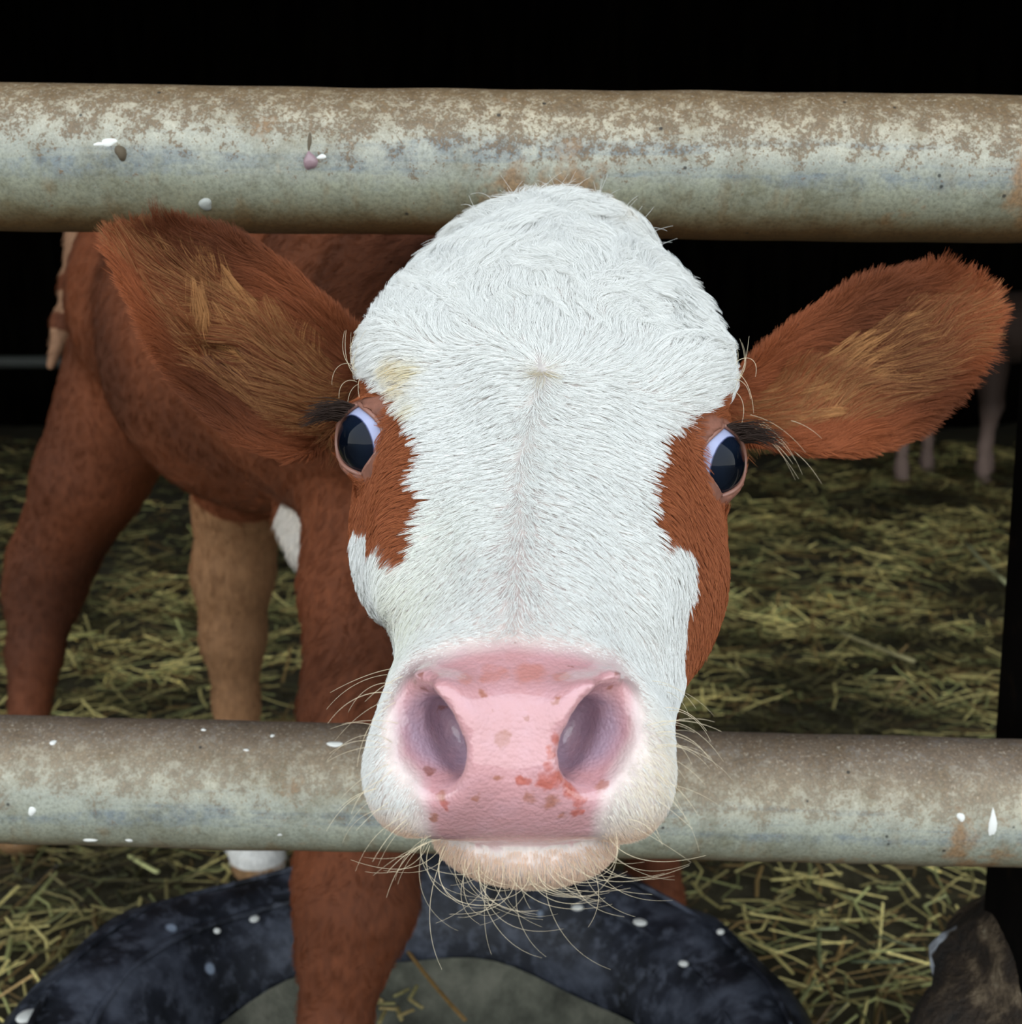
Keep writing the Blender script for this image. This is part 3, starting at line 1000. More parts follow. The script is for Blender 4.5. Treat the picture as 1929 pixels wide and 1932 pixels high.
# --- ears
n_ear = 130000
wt = ((QREG >= 2) * np.where(facing > -.2, 1.0, .35) * (np.linalg.norm(QC - CAVITY, axis=1) > .010)).astype(float)
P, N = roots(wt, n_ear)
EP, ER, EC = [], [], []
for e, E in enumerate(EARS):
    m = REG_e = (np.linalg.norm(P - (E['B'] + E['es'] * .06), axis=1) < .11)
    p, n = P[m], N[m]
    s, t, z = ear_local(E, p)
    Le = E['s'][-1]
    top = np.interp(s, E['s'], E['top']); bot = np.interp(s, E['s'], E['bot'])
    x = np.clip((t - (top + bot) / 2) / np.maximum((top - bot) / 2, .004), -1.2, 1.2)
    inner = (n @ E['n']) > .1
    f = np.clip(s / Le, 0, 1)
    edge = np.abs(x) > .80
    rib = np.where(x > .1, 1.0, -1.0)
    d = E['es'] * (1.0 - .25 * np.abs(x))[:, None] + E['et'] * (np.where(inner, (.75 * x + .25 * np.sin(s * 90)), .5 * x))[:, None]
    # upper lobe: hair lies in a herringbone along the rim
    up = inner & (x > .45)
    d = np.where(up[:, None], E['es'] * .8 + E['et'] * (-.55 + 1.3 * (x[:, None] - .45) / .55), d)
    a = .45 * nf1(p, 85) + .25 * nf3(p, 190)
    d = d + np.cross(E['n'], d) * a[:, None]
    d = tangent(d, n)
    LL = np.where(inner, np.where(edge, .0065, .014 + .014 * np.clip(1 - np.abs(x + .1) / .6, 0, 1) * (1 - .5 * f)), .006)
    LL = LL * rng.uniform(.65, 1.25, len(p)) * np.where(f > .85, .6, 1)
    pt = grow(p, n, d, LL, np.where(edge, .65, .55) + rng.normal(0, .1, len(p)), np.where(inner & ~edge, .12, .15), k=6)
    pt, _ = clump(pt, .06, np.where(np.abs(x) > .72, .28, .52) * np.where(f > .8, .55, 1))
    free = np.linalg.norm(pt - CAVITY, axis=2).min(1) > .0065
    pt, p, n, x, f, inner, edge = pt[free], p[free], n[free], x[free], f[free], inner[free], edge[free]
    dark = np.clip(.5 + .42 * nf2(p, 55), 0, 1)
    c = BROWN * (.75 + 1.15 * dark[:, None])
    light = inner & (np.abs(x + .05) < .55) & (rng.random(len(p)) < .5 * (1 - .55 * f))
    c[light] = np.array([.40, .185, .070]) * rng.uniform(.7, 1.15, (light.sum(), 1))
    c *= rng.uniform(.72, 1.2, (len(p), 1))
    # the long blond tufts that cross the hollow of the ear
    sel = np.where(inner & (np.abs(x - .02) < .42) & (f > .06) & (f < .62))[0]
    sel = sel[rng.random(len(sel)) < .30]
    ps, ns = p[sel], n[sel]
    a = .45 * nf2(ps, 48) + .25 * nf1(ps, 120)
    ds_ = E['es'] * 1.0 + E['et'] * (.30 + .9 * x[sel])[:, None]
    ds_ = tangent(ds_ + np.cross(E['n'], ds_) * a[:, None], ns)
    lt = rng.uniform(.016, .030, len(sel))
    pt2 = grow(ps, ns, ds_, lt, .50 + rng.normal(0, .1, len(sel)), -.10, k=6)
    pt2, _ = clump(pt2, .02, .72)
    free = np.linalg.norm(pt2 - CAVITY, axis=2).min(1) > .0075
    pt2, sel = pt2[free], sel[free]
    c2_ = np.array([.50, .235, .085]) * rng.uniform(.55, 1.2, (len(sel), 1))
    EP.append(pt2); ER.append(taper(len(sel), 6, .00011 * rng.uniform(.8, 1.2, len(sel)), .2)); EC.append(c2_)
    EP.append(pt); ER.append(taper(len(p), 6, .00011 * rng.uniform(.8, 1.2, len(p)), .2)); EC.append(c)
o = hair_object('ear_fur', np.concatenate(EP), np.concatenate(ER), np.concatenate(EC), M_FUR, calf)
tag(o, 'long red-brown fur of the ears', kind='stuff')

# --- trunk, neck and legs
n_body = 70000
wt = (QREG == 0) * np.where(facing > -.25, 1.0, .05)
P, N = roots(wt, n_body)
D = np.tile(nrm(np.array([-.45, .55, -.75])), (len(P), 1)) + .5 * np.stack([nf1(P, 9), nf2(P, 9), nf3(P, 9)], 1) * np.array([.5, .5, .3])
D = tangent(D + .1 * rng.normal(size=D.shape), N)
from mathutils.kdtree import KDTree
qi = np.round((P - V.min(0)) / .0044).astype(int)
L = .011 * rng.uniform(.6, 1.3, len(P))
pts = grow(P, N, D, L, .35, .05, k=4)
pts, _ = clump(pts, .06, .5)
reg, br = np.zeros(len(P), int), np.ones(len(P), bool)
_save = VNZ
VNZ = lambda p: N[:, 2]
c = hide_color(P, reg, br, None) * rng.uniform(.8, 1.35, (len(P), 1))
VNZ = _save
o = hair_object('body_fur', pts, taper(len(P), 4, .00026), c, M_FUR, calf)
tag(o, 'smooth red-brown coat of neck, trunk and legs', kind='stuff')

# ------------------------------------------------------------------ eyes, lids, lashes, whiskers
def eye_mat():
    k = NT('eyeball')
    c = k.coord()
    sep = k.n('ShaderNodeSeparateXYZ'); k.l(c, sep.inputs[0])
    z = k.math('DIVIDE', sep.outputs[2], .0165)
    n = k.noise(c, 260, 3)
    zz = k.math('ADD', z, k.math('MULTIPLY_ADD', n, .02, -.01))
    col = k.ramp(k.math('MULTIPLY_ADD', zz, .5, .5), [(.0, (.42, .42, .56)), (.800, (.36, .385, .56)), (.808, (.10, .11, .22)), (.818, (.005, .008, .018)), (.93, (.004, .007, .014)), (1.0, (.002, .003, .006))])
    veins = k.ramp(k.noise(k.mapping(c, (1, 1, 1)), 420, 4, .7), [(.60, 0.0), (.72, .35)])
    col = k.mix(k.math('MULTIPLY', veins, k.math('LESS_THAN', zz, .60)), col, (.55, .30, .38))
    return k.set(Base_Color=col, Roughness=.03, Specular_IOR_Level=.16)
M_EYE = eye_mat()
M_LID = NT('eyelid_rim').set(Base_Color=(.27, .125, .09), Roughness=.4)

def sphere_mesh(r, seg=56, rings=36, bulge=0.0):
    v, f = [], []
    for i in range(rings + 1):
        a = math.pi * i / rings
        for j in range(seg):
            b = 2 * math.pi * j / seg
            k = r * (1 + bulge * max(0.0, math.cos(a) - .70) / .30)
            v.append((k * math.sin(a) * math.cos(b), k * math.sin(a) * math.sin(b), k * math.cos(a)))
    for i in range(rings):
        for j in range(seg):
            f.append((i * seg + j, (i + 1) * seg + j, (i + 1) * seg + (j + 1) % seg, i * seg + (j + 1) % seg))
    return v, f

def tube(path, rad, n=8, closed=False):
    """Vertices and quads of a tube along a list of points."""
    path = np.asarray(path, float); m = len(path)
    rad = np.broadcast_to(np.asarray(rad, float), (m,))
    tn = np.gradient(path, axis=0) if not closed else np.roll(path, -1, 0) - np.roll(path, 1, 0)
    tn /= np.maximum(np.linalg.norm(tn, axis=1), 1e-9)[:, None]
    ref = np.array([.31, .27, .91])
    v = []
    for p, t, r in zip(path, tn, rad):
        a = nrm(np.cross(t, ref)); b = np.cross(t, a)
        for j in range(n):
            th = 2 * math.pi * j / n
            v.append(p + (a * math.cos(th) + b * math.sin(th)) * r)
    f = [(i * n + j, i * n + (j + 1) % n, ((i + 1) % m) * n + (j + 1) % n, ((i + 1) % m) * n + j) for i in range(m if closed else m - 1) for j in range(n)]
    return v, f

for E in EYES:
    v, f = sphere_mesh(E['R'], bulge=.03)
    e = mesh_obj('eye', v, f, M_EYE, calf)
    e.location = E['c']
    e.rotation_euler = Vector(E['look']).to_track_quat('Z', 'Y').to_euler()
    tag(e, 'glossy dark eye with a crescent of bluish white')
    rim = []
    for a in np.linspace(0, 2 * math.pi, 64, endpoint=False):
        y = math.sin(a)
        hx = .0146 * (1 - abs(y) ** 2.2)
        sx = 1 if math.cos(a) > 0 else -1
        x, y = .0008 + sx * hx * .99, y * .0150
        rr = E['R'] + .0010
        zz = math.sqrt(max(rr * rr - x * x - y * y, .002 ** 2))
        rim.append(E['c'] + E['e2'] * x + E['e1'] * y + E['g'] * zz)
    rim = np.array(rim)
    for _ in range(3):
        rim = (np.roll(rim, 1, 0) + rim * 2 + np.roll(rim, -1, 0)) / 4
    v, f = tube(rim, .00105, 8, True)
    o = mesh_obj('eyelid', v, f, M_LID, calf)
    tag(o, 'bare pinkish rim of the eyelid')

def strands(starts, dirs, bends, lens, k=10, wob=.0):
    """Long free hairs: each starts at a point, leaves along dir and turns steadily by bend."""
    n = len(starts)
    pts = np.empty((n, k, 3)); pts[:, 0] = starts
    d = dirs / np.linalg.norm(dirs, axis=1)[:, None]
    for i in range(1, k):
        d = d + bends / (k - 1)
        d = d / np.linalg.norm(d, axis=1)[:, None]
        pts[:, i] = pts[:, i - 1] + d * (lens / (k - 1))[:, None]
    return pts

M_LASH = NT('dark_lash').set(Base_Color=(.020, .010, .006), Roughness=.5)
for E in EYES:
    n = 150
    s = E['s']
    y = rng.uniform(.0085, .0150, n)
    x = -.0146 * (1 - (y / .0150) ** 2.2) * rng.uniform(.2, 1, n)
    x += rng.normal(0, .0008, n)
    rr = E['R'] + .0016
    z = np.sqrt(np.maximum(rr ** 2 - x * x - y * y, 1e-6))
    st = E['c'] + x[:, None] * E['e2'] + y[:, None] * E['e1'] + z[:, None] * E['g']
    d0 = CX * s * 1.0 + CY * .35 - CZ * .35
    dirs = np.tile(d0, (n, 1)) + .16 * rng.normal(size=(n, 3))
    bend = np.tile(-CY * .75 + CX * s * .5 + CZ * .1, (n, 1)) + .15 * rng.normal(size=(n, 3))
    pts = strands(st, dirs, bend, rng.uniform(.011, .019, n), 8)
    o = hair_object('eyelashes', pts, taper(n, 8, .00022, .25), np.tile([.022, .011, .007], (n, 1)), M_FUR, calf)
    tag(o, 'thick dark brown upper lashes', kind='stuff')

WC = np.array([.78, .66, .46])
def whisk(name, label, starts, dirs, bends, lens, r=.00013, k=12):
    n = len(starts)
    pts = strands(np.array(starts), np.array(dirs), np.array(bends), np.array(lens), k)
    c = WC * rng.uniform(.75, 1.15, (n, 1))
    o = hair_object(name, pts, taper(n, k, r * rng.uniform(.7, 1.2, n), .35), c, M_FUR, calf)
    tag(o, label, kind='stuff')

# chin beard
S, D_, B_, L_ = [], [], [], []
for i in range(74):
    px = rng.uniform(795, 1165); py = np.interp(px, [795, 870, 1000, 1120, 1165], [1588, 1625, 1652, 1618, 1585]) - rng.uniform(0, 18)
    S.append(trace(px, py)); side = (px - 985) / 190
    D_.append(-CY * 1.0 + CX * (.55 * side + rng.normal(0, .22)) + CZ * rng.normal(.05, .25))
    B_.append(CX * (1.9 + rng.normal(0, .7)) * (1 if rng.random() < .85 else -1) + CY * rng.uniform(.2, 1.6) + CZ * rng.normal(.1, .4))
    L_.append(rng.uniform(.014, .042))
whisk('chin_whiskers', 'pale curling whiskers hanging under the chin', S, D_, B_, L_, .000072)
# muzzle sides
S, D_, B_, L_ = [], [], [], []
for i in range(60):
    left = i % 2 == 0
    py = rng.uniform(1210, 1600) if left else rng.uniform(1275, 1580)
    px = (np.interp(py, [1200, 1300, 1400, 1500, 1580], [728, 722, 700, 705, 800]) + rng.uniform(4, 45)) if left else (np.interp(py, [1275, 1400, 1500, 1580], [1270, 1264, 1255, 1180]) - rng.uniform(4, 45))
    s = -1 if left else 1
    S.append(trace(px, py))
    D_.append(CX * s * 1.0 + CY * rng.normal(.25 if py < 1420 else -.4, .3) + CZ * rng.normal(-.1, .25))
    B_.append(-CY * rng.uniform(.6, 1.9) + CX * s * rng.normal(0, .35) + CZ * rng.normal(0, .3))
    L_.append(rng.uniform(.012, .026))
whisk('muzzle_whiskers', 'fine pale whiskers at the sides of the muzzle', S, D_, B_, L_, .00008)
# brow hairs
S, D_, B_, L_ = [], [], [], []
for i in range(11):
    S.append(trace(rng.uniform(668, 690), rng.uniform(675, 735)))
    D_.append(-CX * 1.0 + CY * rng.normal(.5, .55) - CZ * .3)
    B_.append(CY * rng.choice([-2.6, 2.2]) + CX * rng.uniform(.3, 2.0))
    L_.append(rng.uniform(.012, .026))
for i in range(10):
    S.append(trace(rng.uniform(1372, 1390), rng.uniform(680, 750)))
    D_.append(CX * 1.0 + CY * rng.normal(.6, .55) - CZ * .3)
    B_.append(CY * rng.choice([-2.8, 2.0]) - CX * rng.uniform(.0, 2.0))
    L_.append(rng.uniform(.010, .024))
for i in range(16):      # stray hairs below the ears
    left = i % 3 == 0
    S.append(trace(680, 745) if left else W(1440 + rng.normal(0, 22), 800 + rng.normal(0, 22), .575))
    D_.append((CX * (-.2 if left else .9)) + CY * (-1 if left else -.4) - CZ * .2 + .25 * rng.normal(size=3))
    B_.append(CX * (.9 if left else .1) - CY * rng.uniform(.5, 1.4))
    L_.append(rng.uniform(.012, .036))
whisk('brow_whiskers', 'long curled pale hairs above the eyes', S, D_, B_, L_, .00011)
# a curl that sticks out beside the crown
S, D_, B_, L_ = [], [], [], []
for i in range(46):
    S.append(trace(1262 + rng.uniform(-16, 10), 520 + rng.uniform(-28, 40)))
    D_.append(CX * 1.0 + CY * rng.normal(-.2, .3) - CZ * rng.uniform(0, .4))
    B_.append(-CY * rng.uniform(1.4, 3.2) + CX * rng.normal(0, .4) + CZ * rng.normal(0, .5))
    L_.append(rng.uniform(.010, .022))
WC_, WC = WC, WHITE * .85
whisk('crown_curl', 'white curl standing out beside the crown', S, D_, B_, L_, .00010)
WC = WC_
# loose hairs standing off the crown
S, D_, B_, L_ = [], [], [], []
for i in range(130):
    w_ = rng.uniform(.262, .298); u_ = float(np.clip(rng.normal(.0, .026), -.045, .045))
    p = hp(u_, .03, w_)
    S.append(hp(u_, 0, w_))
    D_.append(hv * rng.uniform(.2, .9) + ha * rng.uniform(.3, 1.0) + hu * (u_ / .05 + rng.normal(0, .5)))
    B_.append(rng.normal(size=3) * 1.3 - CY * .5)
    L_.append(rng.uniform(.008, .018))
S = np.array(S); D_ = np.array(D_)
for it in range(12):
    sd = calf_sdf(S); S = S - sdf_grad(calf_sdf, S) * sd[:, None] * .8
pts = strands(S, D_, np.array(B_), np.array(L_), 10)
o = hair_object('crown_tuft', pts, taper(len(S), 10, .0001, .4), np.tile(WHITE * .95, (len(S), 1)) * rng.uniform(.85, 1.05, (len(S), 1)), M_FUR, calf)
tag(o, 'loose white hairs on the crown of the head', kind='stuff')

# ------------------------------------------------------------------ tyre, footing, dirt
def tyre_mat():
    k = NT('worn_black_rubber')
    c = k.coord()
    a = k.noise(c, 14, 6, .62)
    b = k.noise(c, 60, 5, .65)
    col = k.ramp(a, [(.36, (.003, .004, .006)), (.52, (.016, .019, .029)), (.66, (.075, .085, .115))])
    dust = k.ramp(b, [(.50, 0.0), (.66, .8)])
    col = k.mix(dust, col, (.085, .095, .125))
    v = k.voro(c, 26)
    sc = k.n('ShaderNodeSeparateColor'); k.l(v.outputs['Color'], sc.inputs[0])
    sp = k.math('MULTIPLY', k.ramp(v.outputs['Distance'], [(.10, 1.0), (.17, 0.0)]), k.math('GREATER_THAN', sc.outputs[0], .72))
    col = k.mix(sp, col, (.30, .36, .46))
    return k.set(Base_Color=col, Roughness=.55, Normal=k.bump(k.math('ADD', a, k.math('MULTIPLY', b, .4)), .5, .006))
M_TYRE = tyre_mat()
TX, TY = -.080, .935
prof = [(.232, .020), (.224, .035), (.222, .100), (.224, .138), (.232, .160), (.248, .182), (.272, .200), (.300, .206), (.328, .198), (.346, .178), (.356, .146), (.358, .100), (.356, .060), (.346, .030), (.328, .010), (.290, .0), (.256, .004)]
seg = 160
tv = np.array([[r * math.cos(2 * math.pi * j / seg), r * math.sin(2 * math.pi * j / seg), z] for j in range(seg) for r, z in prof])
tn = SinNoise(41); tn2 = SinNoise(42)
rr = np.linalg.norm(tv[:, :2], axis=1)
tv[:, 2] += np.where(tv[:, 2] > .1, .005 * tn(tv, 14) + .003 * tn2(tv, 40), 0)
tv[:, :2] *= (1 + .008 * tn(tv, 9))[:, None]
tv[:, 2] += .004
K = len(prof)
tf = [(j * K + i, ((j + 1) % seg) * K + i, ((j + 1) % seg) * K + (i + 1) % K, j * K + (i + 1) % K) for j in range(seg) for i in range(K)]
tyre = mesh_obj('tyre', tv, tf, M_TYRE)
tyre.location = (TX, TY, 0)
tag(tyre, 'worn black rubber tyre lying flat on the straw under the calf', 'tyre')
# raised rings moulded on the sidewall
for r0, z0, rt in ((.262, .197, .0035), (.308, .209, .0028)):
    path = [(r0 * math.cos(a), r0 * math.sin(a), z0 + .005 * float(tn(np.array([[r0 * math.cos(a), r0 * math.sin(a), z0]]), 14)[0])) for a in np.linspace(0, 2 * math.pi, 120, endpoint=False)]
    v, f = tube(path, rt, 8, True)
    mesh_obj('bead_ring', v, f, M_TYRE, tyre)
# blocks of worn tread round the outside
for j in range(44):
    a0, a1 = 2 * math.pi * (j + .12) / 44, 2 * math.pi * (j + .88) / 44
    vv = []
    for a in (a0, (a0 + a1) / 2, a1):
        for r_, z_ in ((.346, .030), (.368, .034), (.370, .080), (.368, .130), (.346, .135)):
            vv.append((r_ * math.cos(a), r_ * math.sin(a), z_))
    ff = [(i * 5 + m, (i + 1) * 5 + m, (i + 1) * 5 + m + 1, i * 5 + m + 1) for i in range(2) for m in range(4)] + [(0, 1, 2, 3, 4), (14, 13, 12, 11, 10)]
    mesh_obj('tread_block', vv, ff, M_TYRE, tyre, smooth=False)

# dried dung and soil that fills the tyre
M_FILL = NT('grey_green_dried_dung')
_n = M_FILL.noise(M_FILL.coord(), 22, 6, .65)
M_FILL = M_FILL.set(Base_Color=M_FILL.ramp(_n, [(.35, (.050, .050, .036)), (.52, (.115, .115, .085)), (.68, (.19, .185, .14))]), Roughness=.85, Normal=M_FILL.bump(_n, .8, .012))
fr_, fa_ = np.linspace(0, .216, 14), np.linspace(0, 2 * math.pi, 64, endpoint=False)
fv = [(r * math.cos(a), r * math.sin(a), .034 + .10 * (r / .22) ** 3 + .006 * float(tn(np.array([[r * math.cos(a), r * math.sin(a), 0]]), 30)[0])) for r in fr_ for a in fa_]
ff = [(i * 64 + j, i * 64 + (j + 1) % 64, (i + 1) * 64 + (j + 1) % 64, (i + 1) * 64 + j) for i in range(13) for j in range(64)][0:]
fill = mesh_obj('dried_dung', fv, ff, M_FILL)
fill.location = (TX, TY, 0)
tag(fill, 'grey green dried dung trodden flat inside the tyre', 'dung', kind='stuff')

# dung-caked footing of the post
def caked_mat():
    k = NT('dung_caked_concrete')
    c = k.coord()
    a = k.noise(c, 20, 6, .7)
    b = k.noise(c, 70, 4, .7)
    col = k.ramp(a, [(.38, (.004, .003, .002)), (.52, (.026, .015, .007)), (.62, (.12, .085, .05)), (.72, (.26, .22, .15))])
    w = k.ramp(k.noise(k.mapping(c, loc=(.4, .1, .9)), 13, 3, .6), [(.66, 0.0), (.70, 1.0)])
    col = k.mix(w, col, (.5, .54, .6))
    return k.set(Base_Color=col, Roughness=.85, Normal=k.bump(k.math('ADD', a, k.math('MULTIPLY', b, .5)), 1.0, .012))
n1, n2 = SinNoise(51), SinNoise(52)
zz = np.linspace(-.02, .44, 50); aa = np.linspace(0, 2 * math.pi, 72, endpoint=False)
fv = []
for z in zz:
    R_ = np.interp(z, [-.02, .10, .28, .34, .38, .42, .44], [.17, .165, .160, .122, .092, .070, .0])
    for a in aa:
        p = np.array([[R_ * math.cos(a), R_ * math.sin(a), z]])
        k = 1 + .055 * float(n1(p, 34)[0]) + .035 * float(n2(p, 95)[0])
        fv.append((R_ * k * math.cos(a), R_ * k * math.sin(a), z))
ff = [(i * 72 + j, i * 72 + (j + 1) % 72, (i + 1) * 72 + (j + 1) % 72, (i + 1) * 72 + j) for i in range(49) for j in range(72)]
foot = mesh_obj('footing', [(x + .462, y + .815, z) for x, y, z in fv], ff, caked_mat())
to_parent(foot, barrier)
foot['label'] = 'footing caked with dung'

# ------------------------------------------------------------------ straw
def straw_mat():
    k = NT('straw')
    c = k.attr('col')['Color']
    n = k.noise(k.mapping(k.coord(), (1, 1, 1)), 160, 3)
    return k.set(Base_Color=k.mix(1.0, c, k.ramp(n, [(.3, .75), (.7, 1.2)]), 'MULTIPLY'), Roughness=.55)
M_STRAW = straw_mat()
def straw_geo(cen, yaw, pitch, length, width, bend):
    """Bent flattened stalks: 3 rings of 4 points each; returns verts (n*12) and quads."""
    n = len(cen)
    ax = np.stack([np.cos(yaw) * np.cos(pitch), np.sin(yaw) * np.cos(pitch), np.sin(pitch)], 1)
    sd = np.stack([-np.sin(yaw), np.cos(yaw), np.zeros(n)], 1)
    up = np.cross(ax, sd)
    v = np.empty((n, 3, 4, 3))
    for i, t in enumerate((-.5, 0, .5)):
        c = cen + ax * (length * t)[:, None] + sd * (bend * (abs(t) * 2))[:, None]
        for j, (a, b) in enumerate(((-.5, 0), (0, .28), (.5, 0), (0, -.28))):
            v[:, i, j] = c + sd * (a * width)[:, None] + up * (b * width)[:, None]
    q = []
    for i in range(2):
        for j in range(4):
            q.append([i * 4 + j, i * 4 + (j + 1) % 4, (i + 1) * 4 + (j + 1) % 4, (i + 1) * 4 + j])
    q = np.array(q)
    return v.reshape(n, 12, 3), q

def straw_field(n, ylo, yhi, pw=1.0):
    y = ylo + (yhi - ylo) * rng.random(n) ** pw
    x = rng.uniform(-1, 1, n) * (.74 * y + .55)
    return x, y
xs, ys = [], []
for n, a, b in ((12500, .80, 2.4), (15500, 2.4, 4.4), (13000, 4.4, 6.9)):
    x, y = straw_field(n, a, b)
    xs.append(x); ys.append(y)
x, y = np.concatenate(xs), np.concatenate(ys)
keep = ((x - TX) ** 2 + (y - TY) ** 2 > .368 ** 2) & ((x - .462) ** 2 + (y - .815) ** 2 > .175 ** 2)
patchy = SinNoise(61)(np.stack([x, y, 0 * x], 1), 3.2)
keep &= np.abs(x) < BX - .15
keep &= rng.random(len(x)) < np.clip(.75 + .35 * patchy, .25, 1)
x, y = x[keep], y[keep]
n = len(x)
gz = ground_z(x, y)
cen = np.stack([x, y, gz + rng.uniform(.0, .030, n)], 1)
SW = np.interp(y, [1, 3, 6], [.0040, .0055, .008]) * rng.uniform(.6, 1.3, n)
sv, sq = straw_geo(cen, rng.uniform(0, 6.283, n), rng.normal(0, .20, n), rng.uniform(.03, .13, n), SW, rng.normal(0, .010, n))
allq = (sq[None] + 12 * np.arange(n)[:, None, None]).reshape(-1, 4)
bed = np_mesh('straw_bedding', sv.reshape(-1, 3), allq, M_STRAW, smooth=False)
tone = rng.random(n)
sc_ = np.array([.62, .52, .20]) * (.30 + .9 * tone ** 1.3)[:, None]
gr = rng.random(n) < .3
sc_[gr] = np.array([.36, .36, .14]) * (.4 + .8 * tone[gr])[:, None]
br_ = rng.random(n) < .25
sc_[br_] = np.array([.22, .14, .05]) * (.4 + .8 * tone[br_])[:, None]
soil = SinNoise(62)(np.stack([x, y, 0 * x], 1), 9.0) * .6 + SinNoise(63)(np.stack([x, y, 0 * x], 1), 24.0) * .5
sc_ *= (np.clip(.75 + .60 * soil, .14, 1.35) * 1.4)[:, None]
add_color(bed.data, 'col', np.repeat(sc_, 12, 0))
tag(bed, 'loose yellow straw bedding spread over the dark barn floor', 'straw', kind='stuff')

def stalk(px, py, px2, py2, z, width, colr, label, group=None, lift=.0):
    """One separate stalk, laid between two places on the bedding."""
    def hit(px, py, z):
        d = W(px, py, 1.0) - CAMLOC
        return CAMLOC + d * ((z - CAMH) / d[2])
    a, b = hit(px, py, z), hit(px2, py2, z)
    b[2] += lift
    m = (a + b) / 2
    L = np.linalg.norm(b - a)
    ax = nrm(b - a); sd = nrm(np.cross([0, 0, 1.], ax)); up = np.cross(ax, sd)
    v = []
    for t in np.linspace(-.5, .5, 6):
        c = ax * L * t + sd * .05 * L * (t * t - .25)
        for j in range(6):
            an = 2 * math.pi * j / 6
            v.append(c + sd * math.cos(an) * width / 2 + up * math.sin(an) * width / 3.2)
    f = [(i * 6 + j, i * 6 + (j + 1) % 6, (i + 1) * 6 + (j + 1) % 6, (i + 1) * 6 + j) for i in range(5) for j in range(6)] + [tuple(range(6))[::-1], tuple(range(30, 36))]
    o = mesh_obj('straw_stalk', v, f, M_STRAW)
    add_color(o.data, 'col', np.tile(colr, (36, 1)))
    o.location = m
    tag(o, label, 'straw', group)
    return o
stalk(758, 1778, 878, 1925, .135, .0045, (.30, .17, .05), 'long orange-brown straw stalk lying inside the tyre beside the front leg')
stalk(120, 1208, 186, 1190, .03, .009, (.55, .50, .18), 'broad pale straw stalk lying between the two hind legs')
stalk(1578, 1190, 1725, 1248, .04, .012, (.50, .44, .22), 'longest pale straw stalk on the open bedding right of the face')
stalk(1540, 1752, 1582, 1752, .04, .0055, (.30, .32, .16), 'short green-grey straw lying across another under the lower rail')
stalk(1546, 1756, 1548, 1826, .035, .005, (.20, .22, .10), 'green straw stalk pointing at the viewer under the lower rail')
stalk(1650, 1765, 1728, 1786, .035, .0045, (.20, .21, .11), 'dull green straw stalk lying towards the dung-caked footing')
stalk(1605, 1814, 1706, 1814, .03, .0045, (.13, .16, .08), 'dark green straw stalk lowest under the lower rail')
stalk(1820, 1020, 1905, 1105, .05, .014, (.55, .55, .30), 'pale straw stalk slanting beside the black post')
stalk(245, 1615, 298, 1646, .03, .008, (.50, .50, .22), 'thick pale straw under the lower rail left of the white foot')

# ------------------------------------------------------------------ far back: low rail and a second animal
M_FAR = NT('dull_grey_steel').set(Base_Color=(.05, .055, .05), Roughness=.6)
fr = new_obj('back_rail', None); fr.location = (-2.9, 6.6, 0)
tag(fr, 'dim grey rail on two posts at the back behind the hind leg', 'rail')
bpy.context.view_layer.update()
v, f = tube([(-3.9, 6.6, .48), (-3.2, 6.6, .485), (-2.4, 6.6, .485), (-1.6, 6.6, .48)], .035, 12)
to_parent(mesh_obj('crossbar', v, f, M_FAR), fr)
for x_ in (-3.9, -1.6):
    v, f = tube([(x_, 6.6, -.02), (x_, 6.6, .3), (x_, 6.6, .62)], .045, 12)
    to_parent(mesh_obj('post', v, f, M_FAR), fr)

BODY2 = []
def chain2(*nodes):
    for (a, ra), (b, rb) in zip(nodes[:-1], nodes[1:]):
        BODY2.append((np.asarray(a, float), ra, np.asarray(b, float), rb))
x0, y0 = 1.98, 5.55
chain2(((x0 - .28, y0, .66), .15), ((x0, y0 + .05, .66), .17), ((x0 + .30, y0 + .1, .68), .16))
chain2(((x0 + .36, y0 + .1, .72), .12), ((x0 + .60, y0 + .05, .86), .085), ((x0 + .66, y0 - .02, .86), .08), ((x0 + .76, y0 - .12, .74), .05))
chain2(((x0 - .40, y0, .76), .04), ((x0 - .44, y0, .5), .018), ((x0 - .43, y0, .3), .022))
for lx, ly, bend in ((-.24, -.09, -.04), (-.03, .20, -.03), (.12, -.10, .02), (.25, .20, .02)):
    chain2(((x0 + lx, y0 + ly, .58), .085), ((x0 + lx + bend, y0 + ly, .32), .040), ((x0 + lx, y0 + ly, .16), .024), ((x0 + lx, y0 + ly, .07), .028), ((x0 + lx, y0 + ly - .02, .02), .034))
for s in (-1, 1):
    chain2(((x0 + .60, y0 + .05 + s * .06, .90), .02), ((x0 + .57, y0 + .04 + s * .17, .91), .026))
def far_sdf(p):
    d = None
    for a, ra, b, rb in BODY2:
        c = capsule(p, a, ra, b, rb)
        d = c if d is None else smin(d, c, .03)
    return np.maximum(d, -p[:, 2] + .001)
V2, Q2 = surface_nets(far_sdf, np.array([1.3, 5.2, -.02]), np.array([2.95, 6.0, 1.1]), .011, 3)
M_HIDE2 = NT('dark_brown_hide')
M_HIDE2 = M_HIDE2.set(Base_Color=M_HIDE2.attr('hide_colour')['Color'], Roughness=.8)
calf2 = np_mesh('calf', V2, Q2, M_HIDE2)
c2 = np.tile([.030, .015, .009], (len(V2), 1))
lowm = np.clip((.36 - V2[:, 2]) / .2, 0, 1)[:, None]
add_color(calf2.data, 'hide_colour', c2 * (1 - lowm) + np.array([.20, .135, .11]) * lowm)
tag(calf2, 'dark calf standing far back in the shadow behind the right ear', 'calf')

